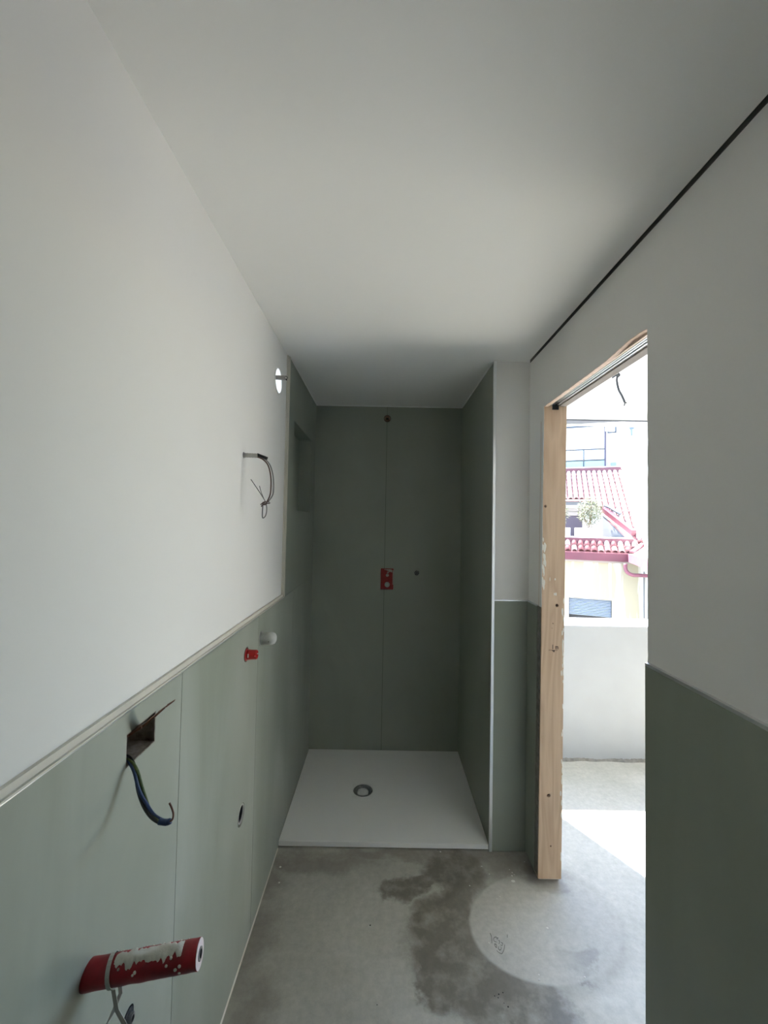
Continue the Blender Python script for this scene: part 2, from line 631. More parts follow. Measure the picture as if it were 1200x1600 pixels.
# ------------------------------------------------------------------ left wall with its openings
VENT = (1.803, 2.168)
wl = MB().box(-0.60, XLP, YF, YB + 0.1, 0.0, H).build('wall_left', M['plaster'])
NICHE = (2.115, 2.628, 1.600, 2.075)
BOX = (0.776, 0.874, 1.075, 1.138)
DRN = (1.443, 0.530)
RNG = (0.8125, 0.586)
cut(wl, MB().lathe([(-0.02, 0.056), (0.2, 0.056)], (-0.64, *VENT), (1, 0, 0), 32),
    MB().box(-0.555, -0.3, *NICHE[:2], *NICHE[2:]),
    MB().box(-0.53, -0.3, *BOX),
    MB().lathe([(0, 0.034), (0.2, 0.034)], (-0.545, *DRN), (1, 0, 0), 24),
    MB().lathe([(0, 0.018), (0.2, 0.018)], (-0.545, *RNG), (1, 0, 0), 20),
    MB().lathe([(0, 0.011), (0.2, 0.011)], (-0.54, 1.393, 1.766), (1, 0, 0), 16))
struct(wl)
G = 0.001
ys = [YF, -0.82, -0.22, 0.385, 0.985, 1.585, 2.185, YB]
for i in range(len(ys) - 1):
    t = MB().box(XLP, XL, ys[i] + G, ys[i + 1] - G, 0.004, TH).build('tile', M['tile_film_lit'], wl)
    if ys[i] < DRN[0] < ys[i + 1]:
        cut(t, MB().lathe([(0, 0.035), (0.2, 0.035)], (-0.545, *DRN), (1, 0, 0), 24))
    if ys[i] < 0.8 < ys[i + 1]:
        cut(t, MB().box(-0.53, -0.3, *BOX), MB().lathe([(0, 0.019), (0.2, 0.019)], (-0.545, *RNG), (1, 0, 0), 20))
gj = MB()
for y in ys[1:-1]:
    gj.box(XLP - .001, XL - 0.0015, y - G * 1.1, y + G * 1.1, 0.004, TH)
gj.box(XLP - .001, XL - 0.0015, 1.992, YB, TH - .0005, TH + .002)
gj.build('grout', M['grout'], wl)
t = MB().box(XLP, XL, 1.992, YB, TH + 0.0015, H).build('tile', M['tile'], wl)
cut(t, MB().box(-0.555, -0.3, *NICHE[:2], *NICHE[2:]))
# niche lining in the same porcelain
nl = MB()
n0, n1, n2, n3 = NICHE
nl.box(-0.556, -0.548, n0, n1, n2, n3).box(-0.549, XL - 0.001, n0, n0 + 0.006, n2, n3).box(-0.549, XL - 0.001, n1 - 0.006, n1, n2, n3)
nl.box(-0.549, XL - 0.001, n0 + 0.006, n1 - 0.006, n2, n2 + 0.006).box(-0.549, XL - 0.001, n0 + 0.006, n1 - 0.006, n3 - 0.006, n3)
nl.build('niche_lining', M['tile'], wl)
MB().box(-0.5305, -0.52, BOX[0] + .001, BOX[1] - .001, BOX[2] + .001, BOX[3] - .001).build('box_back', M['box_inside'], wl)
bl = MB()
bl.box(-0.522, -0.4695, BOX[0], BOX[1], BOX[2], BOX[2] + 0.002).box(-0.522, -0.4695, BOX[0], BOX[1], BOX[3] - 0.002, BOX[3])
bl.box(-0.522, -0.4695, BOX[0], BOX[0] + .002, BOX[2], BOX[3]).box(-0.522, -0.4695, BOX[1] - .002, BOX[1], BOX[2], BOX[3])
bl.build('box_lining', M['box_inside'], wl)
# edge profiles on top of the dado and along the shower
struct(MB().box(XLP, XL + 0.0015, YF, 1.992, TH + 0.001, TH + 0.004).box(XLP, XL - 0.003, YF, 1.980, TH + 0.004, TH + 0.016)
       .build('trim_1', [M['cream']]))
struct(MB().box(XLP, XL + 0.0022, YF, 1.980, TH - 0.0005, TH + 0.0012).build('trim_2', M['alu']))
struct(MB().box(XLP, XL + 0.002, 1.976, 1.992, TH + 0.004, H).box(XLP, XL - 0.0035, 1.964, 1.976, TH + 0.014, H).build('trim_3', M['cream']))
# silicone bead at the floor
struct(MB().prism([(XL - .001, YF, 0.0), (XL + .004, YF, 0.0), (XL - .001, YF, 0.005)], (0, 1.985 - YF, 0)).build('trim_4', M['cream']))

# ------------------------------------------------------------------ shower back wall
wb = MB().box(-0.60, 0.555, YB + 0.010, YB + 0.06, 0.0, H).build('wall_back', M['plaster'])
VALVE = (-0.009, 0.080, 1.097, 1.241)
OUTLET = (0.018, 2.265)
PLUG = (0.236, 1.215)
cut(wb, MB().box(VALVE[0], VALVE[1], 2.7, 2.83, VALVE[2], VALVE[3]),
    MB().lathe([(0, 0.020), (0.2, 0.020)], (OUTLET[0], 2.64, OUTLET[1]), (0, 1, 0), 20))
struct(wb)
for a, b_ in ((XL + 0.002, 0.0165), (0.0165, XR - 0.002)):
    t = MB().box(a + G, b_ - G, YB, YB + 0.010, 0.004, H).build('tile', M['tile'], wb)
    cut(t, MB().box(VALVE[0], VALVE[1], 2.7, 2.83, VALVE[2], VALVE[3]),
        MB().lathe([(0, 0.021), (0.2, 0.021)], (OUTLET[0], 2.64, OUTLET[1]), (0, 1, 0), 20))
MB().box(0.0165 - G * 1.1, 0.0165 + G * 1.1, YB + 0.0015, YB + 0.011, 0.004, VALVE[2]).box(0.0165 - G * 1.1, 0.0165 + G * 1.1, YB + 0.0015, YB + 0.011, VALVE[3], OUTLET[1] - .021).box(0.0165 - G * 1.1, 0.0165 + G * 1.1, YB + 0.0015, YB + 0.011, OUTLET[1] + .021, H).build('grout', M['grout'], wb)
# pale sealing lines in the shower corners and under the ceiling
struct(MB().box(XR - 0.004, XR, YB - 0.0025, YB, 0.03, H).box(XL, XL + 0.003, YB - 0.003, YB, 0.03, H).build('trim_5', M['tile']))
struct(MB().box(XL, XR, YB - 0.004, YB, H - 0.004, H).box(XR - 0.004, XR, YW + .01, YB, H - 0.004, H)
       .box(XL, XL + 0.004, 1.992, YB, H - 0.004, H).build('trim_6', M['ceiling']))

# ------------------------------------------------------------------ shower side wall and its wing
ws = MB().box(XR + 0.010, 0.632, YW + 0.010, YB + 0.01, 0.0, H).box(0.632, 0.716, YW + 0.010, 2.075, 0.0, H).build('wall_shower', M['plaster'])
struct(ws)
MB().box(XR, XR + 0.010, YW + 0.012, YB - 0.001, 0.004, H).build('tile', M['tile'], ws)
MB().box(XR + 0.013, XD - 0.001, YW, YW + 0.010, 0.004, TH).build('tile', M['tile'], ws)
struct(MB().box(XR - 0.0015, XR + 0.013, YW - 0.0015, YW + 0.012, 0.0, H).build('trim_7', M['pol'], bevel=0.0015))
struct(MB().box(XR + 0.013, XD, YW - 0.001, YW + 0.011, TH + 0.0005, TH + 0.0055).build('trim_8', M['pol']))

# ------------------------------------------------------------------ door wall
def rag(y, z, amp, fr=23.0, seed=0.0):
    return amp * (noise.noise(Vector((y * fr, z * fr, seed))) + 0.6 * noise.noise(Vector((y * fr * 3, z * fr * 3, seed + 5))))


mb = MB()
HEAD = 2.088
zs = [HEAD * i / 120 for i in range(121)]
# the near stretch of wall, broken plaster edge at the doorway
edge = [(JAMB + rag(0, z, 0.0022, 21), z) for z in zs]
poly = [(XDP, YF, 0.0)] + [(XDP, y, z) for y, z in edge] + [(XDP, JAMB, H + .02), (XDP, YF, H + .02)]
mb.prism(poly, (0.8 - XDP, 0, 0))
# header with chipped lower edge
hy = [JAMB + (1.84 - JAMB) * i / 60 for i in range(61)]


def headz(y):
    d = 0.013 * max(0.0, 1 - abs((y - 1.20) / 0.20)) if y < 1.42 else 0.0
    return HEAD - 0.008 + 0.012 * math.exp(-((y - 1.17) / 0.10) ** 2) + rag(y, 0, 0.0018, 25, 3)


poly = [(XDP, y, headz(y)) for y in hy] + [(XDP, 1.84, H + .02), (XDP, JAMB, H + .02)]
mb.prism(poly, (0.016, 0, 0))
mb.box(XDP + 0.016, 0.8, JAMB, 1.84, HEAD + 0.045, H + .02)
mb.box(XDP, 0.8, 1.84, YW + 0.010, 0.0, H + .02)
wr = struct(mb.build('wall_right', M['plaster']))
he_ = MB()
for i in range(60):
    ya, yb_ = hy[i], hy[i + 1]
    za, zb_ = headz(ya), headz(yb_)
    he_.prism([(XDP + .0005, ya, za), (XDP + .0005, yb_, zb_), (0.7292, yb_, zb_), (0.7292, ya, za)], (0, 0, -0.0015))
he_.build('broken_edge', M['raw'], wr)
ys2 = [YF, -0.70, -0.10, 0.50, JAMB - 0.002]
gj = MB()
for y in ys2[1:-1]:
    gj.box(XD + 0.0015, XDP + .001, y - G * 1.1, y + G * 1.1, 0.004, TH - .004)
gj.build('grout', M['grout'], wr)
for i in range(len(ys2) - 1):
    MB().box(XD, XDP, ys2[i] + G, ys2[i + 1] - G, 0.004, TH - 0.004).build('tile', M['tile'], wr)
MB().box(XD, XDP, 1.864, YW + 0.008, 0.006, TH).build('tile', M['tile'], wr)
struct(MB().box(XD - 0.0012, XDP + .001, YF, JAMB - 0.004, TH - 0.004, TH + 0.004).build('trim_9', M['alu']))
struct(MB().box(XD - 0.0012, XDP, 1.868, YW, TH + 0.0005, TH + 0.005).build('trim_10', M['alu']))
MB().box(XDP - 0.0015, XDP + 0.001, YF, YW + 0.009, H - 0.0025, H + 0.028).build('gap_shade_strip', M['gap_grey'], wr)  # dark strip on the wall paints the shade in the ceiling gap
# plaster and mortar dressed against the side of the door post


def post_side(x, y, z):
    return Vector((x + 0.7135 + 0.0150 * (z / 2.09 - 1), y, z))


pm = MB()
for k in range(30):
    za = TH + 0.006 + (HEAD - 0.004 - TH - 0.006) * k / 30
    zb_ = TH + 0.006 + (HEAD - 0.004 - TH - 0.006) * (k + 1) / 30
    pm.box(-0.0022, -0.0001, 1.8155 + rnd.uniform(0, .002), 1.842, za, zb_, post_side)
pm.build('plaster_return', M['plaster'], wr)
pm = MB()
for k in range(40):
    za, zb_ = 0.03 + (TH - 0.025) * k / 40, 0.03 + (TH - 0.025) * (k + 1) / 40
    pm.box(-0.001 - rnd.uniform(0, .0015), -0.0001, 1.820 + rnd.uniform(0, .006), 1.858, za, zb_, post_side)
pm.build('mortar_return', M['mortar'], wr)
# crumbs of tile adhesive on the raw tile edge beside the door post
ad = MB()
for k in range(46):
    z = 0.05 + 1.10 * k / 46
    r = rnd.uniform(0.003, 0.008)
    ad.lathe([(-r, r * .3), (-r * .4, r), (r * .5, r * .9), (r, r * .2)], (XD + 0.008 + rnd.uniform(-.002, .003), 1.859 + rnd.uniform(-.004, .003), z + rnd.uniform(-.01, .01)), (rnd.uniform(-.3, .3), rnd.uniform(-.3, .3), 1), 7)
o = ad.build('tile_adhesive', M['putty'], wr)
o['kind'] = 'stuff'

# wall behind the viewer
struct(MB().box(-0.62, LX + 0.1, YF - 0.1, YF, 0.0, 2.65).build('wall_front', M['plaster']))

# ------------------------------------------------------------------ loggia shell
PY0, PY1, PZ = 2.760, 3.005, 0.887
struct(MB().box(0.56, LX + 0.1, PY0, PY1, 0.0, PZ).build('wall_parapet', M['parapet'], bevel=0.006))
struct(MB().prism([(0.535, 2.70, 0), (0.632, 2.70, 0), (0.646, PY0, 0), (0.60, 2.84, 0), (0.535, 2.86, 0)], (0, 0, 2.5)).build('wall_pier', M['loggia']))
lt = MB().box(0.56, LX + 0.1, PY0, 2.88, 2.276, 2.42)
struct(lt.build('wall_lintel', M['loggia']))
struct(MB().box(0.66, LX, PY0 - 0.003, PY0 + 0.012, 2.270, 2.2765).build('lintel_shadow_line', M['rail']))  # thin dark strip added to draw the shadow line under the lintel
struct(MB().box(0.66, LX, 2.85, 2.88, 2.262, 2.276).build('trim_12', M['loggia']))
struct(MB().prism([(0.66, 2.772, 2.270), (1.62, 2.772, 2.270), (1.38, 2.846, 2.270), (0.66, 2.848, 2.270)], (0, 0, 0.0065)).build('soffit_shade', M['gray_wall']))  # grey strip added: the soffit's shade is put into its colour
struct(MB().box(LX, LX + 0.1, YF, PY0, 0.0, 2.45).build('wall_end', M['loggia']))
struct(MB().box(-0.60, 0.56, 2.86, 2.95, -0.2, 2.65).build('wall_outside', M['loggia']))
# ragged mortar squeezed out where the parapet meets the screed
mo = MB()
for k in range(150):
    x = 0.75 + 2.2 * k / 150
    hh = 0.008 + 0.020 * max(0, noise.noise(Vector((x * 5, 1, 0))) + 0.25) + rnd.uniform(0, 0.006)
    dd = 0.006 + 0.022 * max(0, noise.noise(Vector((x * 7, 4, 0))) + 0.3)
    mo.prism([(x, PY0 + .002, 0), (x, PY0 - dd, 0), (x, PY0 - dd * 0.5, hh * .7), (x, PY0 + .002, hh)], (0.0152, 0, 0))
o = mo.build('mortar_seam', M['mortar'], fl)
o['kind'] = 'stuff'

# ------------------------------------------------------------------ floor details: plaster specks and a pressed shield mark
for (x, y, r) in ((0.594, 1.826, 0.0095), (0.598, 1.853, 0.004), (0.604, 1.87, 0.003), (0.597, 1.885, 0.003), (0.61, 1.86, 0.0028), (0.475, 1.90, 0.004),
                  (0.50, 1.86, 0.0028), (0.66, 1.62, 0.005), (0.56, 1.44, 0.004), (0.565, 1.455, 0.003), (0.42, 1.56, 0.003), (0.40, 1.80, 0.0025),
                  (0.68, 1.93, 0.003), (0.72, 1.45, 0.003), (0.50, 1.74, 0.0025), (0.515, 1.75, 0.0028), (-0.43, 1.88, 0.005), (-0.415, 1.80, 0.004), (0.30, 1.98, 0.004)):
    mbk = MB().lathe([(-0.0005, r), (0.0009, r * 0.95), (0.0016, r * 0.5)], (x, y, 0), (0, 0, 1), 10)
    sq = rnd.uniform(0.6, 1.0)
    for v in mbk.v:
        v.y = y + (v.y - y) * sq
    mbk.build('plaster_speck', M['speck'], fl, smooth=True)
crumb = MB()
for (x, y) in ((0.395, 1.39), (0.405, 1.385), (0.41, 1.395), (0.425, 1.40), (0.42, 1.37), (0.43, 1.36), (-0.02, 1.62), (0.01, 1.36), (0.29, 1.99)):
    r = rnd.uniform(0.0012, 0.0026)
    crumb.lathe([(-.001, r), (r * .6, r * .9), (r, r * .3)], (x, y, 0), (rnd.uniform(-.2, .2), .1, 1), 6)
crumb.build('dirt_crumb', M['gap'], fl)
SH = [[(0.434, 1.597), (0.436, 1.585), (0.434, 1.572), (0.431, 1.56)], [(0.455, 1.583), (0.446, 1.581), (0.441, 1.574), (0.443, 1.567), (0.45, 1.564)],
      [(0.452, 1.578), (0.46, 1.58), (0.454, 1.573)], [(0.459, 1.571), (0.462, 1.566), (0.457, 1.558)], [(0.44, 1.557), (0.446, 1.555), (0.444, 1.544), (0.44, 1.55), (0.44, 1.557)],
      [(0.466, 1.563), (0.471, 1.559), (0.466, 1.552), (0.462, 1.555)], [(0.453, 1.548), (0.45, 1.541), (0.454, 1.535), (0.461, 1.542), (0.461, 1.547)],
      [(0.477, 1.555), (0.472, 1.542), (0.463, 1.529), (0.456, 1.523), (0.448, 1.527), (0.442, 1.534)], [(0.498, 1.592), (0.495, 1.582)]]
im = MB()
for s_ in SH:
    im.tube([(x, y, 0.0002) for x, y in s_], 0.0014, 6, 3, flat=0.6)
im.build('shield_imprint', M['imprint'], fl)

# ------------------------------------------------------------------ shower tray
tray = thing('shower_tray', 'low white resin shower tray filling the green tiled shower recess', 'shower tray', (0.032, 2.385, 0.006))
TX0, TX1, TY0, TY1, TZ = XL + 0.003, XR - 0.003, 1.990, YB - 0.003, 0.030
DC = (-0.085, 2.378)
tb = MB()
nx, ny = 20, 16
grid = []
for j in range(ny + 1):
    for i in range(nx + 1):
        x = TX0 + (TX1 - TX0) * i / nx
        y = TY0 + (TY1 - TY0) * j / ny
        ex_ = min(x - TX0, TX1 - x, y - TY0, TY1 - y)
        d = math.hypot(x - DC[0], y - DC[1])
        z = TZ - (0.006 * max(0, 1 - d / 0.6) if ex_ > 0.01 else 0)
        grid.append((x, y, z))
nb = len(grid)
grid += [(x, y, 0.008) for x, y, z in grid]
fs = []
W1 = nx + 1
for j in range(ny):
    for i in range(nx):
        a = j * W1 + i
        fs.append((a, a + 1, a + W1 + 1, a + W1))
        fs.append((nb + a, nb + a + W1, nb + a + W1 + 1, nb + a + 1))
for i in range(nx):
    fs.append((i, nb + i, nb + i + 1, i + 1))
    a = ny * W1 + i
    fs.append((a, a + 1, nb + a + 1, nb + a))
for j in range(ny):
    a = j * W1
    fs.append((a, a + W1, nb + a + W1, nb + a))
    a = j * W1 + nx
    fs.append((a, nb + a, nb + a + W1, a + W1))
tb.add(grid, fs)
body = tb.build('body', M['tray'], tray)
cut(body, MB().box(DC[0] - 0.060, DC[0] + 0.060, DC[1] - 0.060, DC[1] + 0.060, 0.0195, 0.1),
    MB().lathe([(0, 0.0555), (0.2, 0.0555)], (*DC, -0.02), (0, 0, 1), 32))
MB().box(TX0 + .03, TX1 - .03, TY0 + 0.02, TY1 - .03, 0.0, 0.009).build('underside', M['gap'], tray)
dr = MB().lathe([(0, 0.036), (0, 0.0555), (0.0160, 0.0555), (0.0180, 0.053), (0.0180, 0.0455), (0.012, 0.040), (0.004, 0.036), (0, 0.036)], (*DC, 0.007), (0, 0, 1), 36, False, False).build('drain_ring', M['drain_ring'], tray, smooth=True)
pt = MB().box(DC[0] - 0.0585, DC[0] + 0.0585, DC[1] - 0.0585, DC[1] + 0.0585, 0.0198, 0.0252).build('drain_plate', M['white_plastic'], tray)
cut(pt, MB().lathe([(0, 0.0555), (0.2, 0.0555)], (*DC, -0.02), (0, 0, 1), 32))
MB().lathe([(0, 0.045), (0.001, 0.045)], (*DC, 0.0091), (0, 0, 1), 24).build('drain_well', M['gap'], tray)
MB().lathe([(0, 0.033), (0.004, 0.034), (0.008, 0.031), (0.010, 0.022), (0.0105, 0.0)], (DC[0] - .001, DC[1] - .004, 0.0135), (0, 0, 1), 28, True, False).build('drain_cup', M['milky'], tray, smooth=True)

# ------------------------------------------------------------------ door frame of the pocket door
df = thing('door_frame', 'raw spruce pocket door frame with aluminium top track beside the tiled corner', 'door frame', (0.755, 1.83, 0.0))


def lean(x, y, z):
    return Vector((x + 0.003 + 0.0150 * (z / 2.09 - 1), y, z))


post = MB()
nz = 24
pv, pf = [], []
for i in range(nz + 1):
    z = 0.022 + (HEAD + 0.006 - 0.022) * i / nz
    for (x, y) in ((0.7105, 1.815), (0.8105, 1.815), (0.8105, 1.852), (0.7105, 1.852)):
        pv.append(lean(x, y, z))
for i in range(nz):
    for k in range(4):
        k2 = (k + 1) % 4
        pf.append((i * 4 + k, i * 4 + k2, (i + 1) * 4 + k2, (i + 1) * 4 + k))
pf.append((3, 2, 1, 0))
pf.append(tuple(nz * 4 + k for k in range(4)))
post.add(pv, pf)
po = post.build('post', M['wood'], df)
holes = [(0.7205, 1.632, 0.0062), (0.7745, 1.1955, 0.0072), (0.742, 0.374, 0.0075), (0.757, 1.116, 0.0028), (0.753, 1.095, 0.002), (0.797, 1.639, 0.0015), (0.752, 0.160, 0.0035), (0.751, 0.70, 0.0015)]
cut(po, *[MB().lathe([(0, r), (0.05, r)], (x, 1.80, z), (0, 1, 0), 14) for x, z, r in holes])
bores = MB()
for x, z, r in holes:
    bores.lathe([(0, r * 0.98), (0.003, r * 0.98)], (x, 1.815 + min(0.012, r * 1.8), z), (0, 1, 0), 14)
bores.build('bore_bottom', M['brown_wire'], df)
MB().box(0.745, 0.7735, 1.8115, 1.816, 2.065, 2.092, lean).build('bumper', M['black'], df)
# plaster smears on the post edges
sm = MB()
for k in range(64):
    side = rnd.random() < 0.5
    z = rnd.uniform(1.24, 1.49) if side else rnd.choice((rnd.uniform(0.9, 1.22), rnd.uniform(0.1, 1.3)))
    x = 0.7125 + abs(rnd.gauss(0, 0.006)) if side else 0.8095 - abs(rnd.gauss(0, 0.0035))
    r = rnd.uniform(0.002, 0.005)
    q = len(sm.v)
    sm.lathe([(0, r), (0.0005, r * .8), (0.0008, r * .3)], lean(x, 1.8152, z), (0, -1, 0), 8)
    for v in sm.v[q:]:
        v.z = z + (v.z - z) * rnd.uniform(2.5, 4.5)
        v.x = min(max(v.x, lean(0.7105, 0, z).x - .0005), lean(0.8105, 0, z).x + .0005)
for (x, z, a, b_) in ((0.772, 1.245, .006, .012), (0.765, 1.245, .004, .010), (0.745, 1.31, .003, .014), (0.768, 1.31, .005, .008), (0.805, 1.02, .005, .05)):
    q = len(sm.v)
    sm.lathe([(0, 1), (0.0007, .8), (0.001, .3)], (0, 0, 0), (0, -1, 0), 9)
    for v in sm.v[q:]:
        v.x, v.y, v.z = lean(0, 0, z).x + x + v.x * a * .7, 1.8153 + v.y * 1.0, z + v.z * b_ * .7
o = sm.build('plaster_smear', M['putty'], df)
o['kind'] = 'stuff'
# printed level mark: 1 m over a line with a small arrow
fc = bpy.data.curves.new('mark', 'FONT')
fc.body = '1 m'
fc.size = 0.0265
fc.offset = 0.0007
fc.extrude = 0.0002
fo = bpy.data.objects.new('mark_tmp', fc)
COL.objects.link(fo)
dg = bpy.context.evaluated_depsgraph_get()
fm = bpy.data.meshes.new_from_object(fo.evaluated_get(dg))
bpy.data.objects.remove(fo)
mk = MB()
for v in fm.vertices:
    mk.v.append(Vector((0.7515 + v.co.x * 0.74, 1.8147 - v.co.z, 1.005 + v.co.y)))
mk.f = [list(p.vertices) for p in fm.polygons]
mk.mi = [0] * len(mk.f)
bpy.data.meshes.remove(fm)
mk.box(0.739, 0.778, 1.8144, 1.8152, 0.9992, 1.0008)
mk.prism([(0.752, 1.8144, 0.9992), (0.766, 1.8144, 0.9992), (0.7625, 1.8144, 0.990)], (0, 0.0008, 0))
mk.build('printed_mark', M['ink'], df)
# head: plaster backing, lath, black slot, aluminium track, white strip, outer lath
y0, y1 = JAMB - 0.002, 1.842
MB().box(0.7295, 0.7365, y0, 1.842, HEAD - 0.006, HEAD + 0.045).build('head_lath', M['wood_pink'], df)
MB().box(0.7365, 0.7435, y0, y1, HEAD + 0.012, HEAD + 0.045).build('head_slot', M['gap'], df)
tr = MB()
tr.box(0.7435, 0.7455, y0, y1, HEAD - 0.004, HEAD + 0.045).box(0.7455, 0.757, y0, y1, HEAD + 0.010, HEAD + 0.045)
tr.box(0.757, 0.760, y0, y1, HEAD - 0.002, HEAD + 0.045).box(0.760, 0.768, y0, y1, HEAD + 0.012, HEAD + 0.045).box(0.768, 0.771, y0, y1, HEAD - 0.003, HEAD + 0.045)
tr.build('track', M['alu'], df)
MB().box(0.771, 0.779, y0, y1, HEAD - 0.002, HEAD + 0.045).build('head_strip', M['white_metal'], df)
MB().box(0.779, 0.8105, y0, y1, HEAD - 0.008, HEAD + 0.055).build('outer_lath', M['beige_panel'], df)

# ------------------------------------------------------------------ left wall services
# vent hole with a pipe sleeve and the fan cable
vp = tag(MB().ring((-0.602, *VENT), (1, 0, 0), 0.0565, 0.0525, 0.128, 40).build('vent_pipe', M['white_plastic'], loc=(-0.54, *VENT), smooth=False),
         'round white vent pipe through the left wall, bright with daylight', 'vent pipe')
vc = thing('fan_cable', 'short grey conduit stub with looped wire crossing the bright vent hole', 'cable', (-0.52, 1.755, 2.166))
MB().tube([(-0.54, 1.757, 2.166), (-0.478, 1.757, 2.166), (-0.452, 1.757, 2.1655), (-0.436, 1.757, 2.1650)], 0.0095, 12, 5).build('conduit', M['conduit'], vc, smooth=True)
MB().tube([(-0.45, 1.757, 2.168), (-0.432, 1.757, 2.172), (-0.4245, 1.756, 2.166), (-0.428, 1.755, 2.159), (-0.434, 1.755, 2.159)], 0.0022, 8, 5).build('wire', M['grey_wire'], vc, smooth=True)
MB().lathe([(0, 0.0035), (0.005, 0.0035)], (-0.431, 1.755, 2.1565), (1, 0, 0.1), 10).build('wire_end', M['black'], vc)

# wall lamp cable
lc = thing('lamp_cable', 'knotted lamp wires hanging from a grey conduit high on the white wall', 'cable', (-0.479, 1.395, 1.766))
cp = []
for k in range(24):
    cp.append(0.0082 if k % 2 else 0.0070)
MB().tube([(-0.53 + 0.0042 * k, 1.393 + 0.0003 * k, 1.7665 - 0.00003 * k) for k in range(24)], cp, 14, 0).build('conduit', M['pale_conduit'], lc, smooth=True)
MB().tube([(-0.436, 1.400, 1.770), (-0.420, 1.402, 1.764), (-0.401, 1.405, 1.7575)], 0.0052, 12, 3).build('black_sleeve', M['black'], lc, smooth=True)
MB().tube([(-0.445, 1.396, 1.7625), (-0.4327, 1.397, 1.7605), (-0.4127, 1.398, 1.7515), (-0.396, 1.399, 1.7313), (-0.3868, 1.4, 1.694), (-0.3856, 1.4, 1.650), (-0.389, 1.4, 1.627), (-0.398, 1.4, 1.608)], 0.0021, 8, 6).build('wire', M['brown_wire'], lc, smooth=True)
MB().tube([(-0.445, 1.402, 1.7625), (-0.4287, 1.402, 1.7615), (-0.4067, 1.403, 1.7525), (-0.390, 1.404, 1.7313), (-0.3796, 1.404, 1.695), (-0.3770, 1.404, 1.648), (-0.382, 1.403, 1.626), (-0.396, 1.401, 1.607)], 0.0021, 8, 6).build('wire', M['grey_wire'], lc, smooth=True)
kn = MB()
kn.tube([(-0.418, 1.398, 1.598), (-0.410, 1.394, 1.603), (-0.399, 1.393, 1.607), (-0.388, 1.394, 1.609)], 0.0019, 8, 4)
kn.tube([(-0.417, 1.402, 1.592), (-0.408, 1.397, 1.600), (-0.398, 1.396, 1.602), (-0.386, 1.397, 1.604)], 0.0019, 8, 4)
kn.tube([(-0.404, 1.400, 1.608), (-0.411, 1.396, 1.604), (-0.408, 1.393, 1.598), (-0.400, 1.395, 1.599), (-0.399, 1.402, 1.606)], 0.0020, 8, 4)
kn.build('knot', M['brown_wire'], lc, smooth=True)
MB().tube([(-0.410, 1.399, 1.602), (-0.4115, 1.399, 1.58), (-0.411, 1.399, 1.556), (-0.407, 1.399, 1.553), (-0.400, 1.399, 1.562), (-0.3975, 1.4, 1.582), (-0.400, 1.4, 1.603)], 0.0019, 8, 5).build('wire', M['grey_wire'], lc, smooth=True)
MB().tube([(-0.401, 1.4, 1.606), (-0.423, 1.4, 1.640), (-0.4546, 1.4, 1.684)], 0.0014, 8, 3).build('wire', M['grey_wire'], lc, smooth=True)
MB().tube([(-0.403, 1.4, 1.607), (-0.418, 1.4, 1.640), (-0.4245, 1.4, 1.662)], 0.0012, 8, 3).build('wire', M['grey_wire'], lc, smooth=True)

# socket cable and bent strip in the open box
sb = thing('socket_cable', 'twisted blue and green cable hanging out of the square hole in green tiles', 'cable', (-0.47, 0.80, 1.08))
path = [(-0.512, 0.8, 1.09), (-0.4808, 0.7915, 1.0888), (-0.4634, 0.783, 1.0843), (-0.4492, 0.7745, 1.0724), (-0.4361, 0.766, 1.0466), (-0.4199, 0.7575, 1.0262), (-0.4031, 0.749, 1.0116), (-0.3834, 0.7405, 1.0067), (-0.3669, 0.732, 1.0113)]
for k, (mm, nm) in enumerate((('black', 'wire'), ('blue_wire', 'wire'), ('green_wire', 'wire'))):
    pp = []
    for i, p in enumerate(path):
        a = 0.75 * i + 2.094 * k
        sp = 0.0028 + (0.0012 if 3 < i < 6 else 0)
        pp.append((p[0] + sp * math.cos(a), p[1] + sp * math.sin(a), p[2] + 0.3 * sp * math.sin(a)))
    MB().tube(pp, 0.0030, 8, 6).build(nm, M[mm], sb, smooth=True)
MB().tube([(-0.3806, 0.7311, 1.0132), (-0.3678, 0.732, 1.0109), (-0.3614, 0.732, 1.0134)], 0.0050, 10, 3).build('wire_tape', M['blue_wire'], sb, smooth=True)
MB().tube([(-0.366, 0.732, 1.0122), (-0.3582, 0.732, 1.0153), (-0.3561, 0.732, 1.0255), (-0.3596, 0.732, 1.0365), (-0.3637, 0.732, 1.0443)], 0.0016, 8, 5).build('wire', M['copper'], sb, smooth=True)
st = MB()
prof = [(-0.515, 1.118), (-0.4752, 1.1300), (-0.452, 1.1455), (-0.430, 1.1640), (-0.412, 1.1790), (-0.3952, 1.1911)]
wd = [0.014, 0.014, 0.011, 0.006, 0.0028, 0.0016]
tk = [0.003, 0.004, 0.0045, 0.0045, 0.0026, 0.0012]
for i in range(len(prof) - 1):
    (xa, za), (xb, zb) = prof[i], prof[i + 1]
    a, b_ = wd[i], wd[i + 1]
    st.add([(xa, 0.806 - a, za), (xa, 0.806 + a, za + .002), (xb, 0.803 + b_, zb + .001), (xb, 0.803 - b_, zb),
            (xa, 0.806 - a, za - tk[i]), (xa, 0.806 + a, za + .002 - tk[i]), (xb, 0.803 + b_, zb + .001 - tk[i + 1]), (xb, 0.803 - b_, zb - tk[i + 1])],
           [(0, 1, 2, 3), (7, 6, 5, 4), (0, 3, 7, 4), (1, 5, 6, 2), (0, 4, 5, 1), (3, 2, 6, 7)])
tag(st.build('metal_strip', M['copper'], loc=(-0.47, 0.806, 1.12)), 'thin rusty metal strip bent up and out of the square tile hole', 'metal strip')

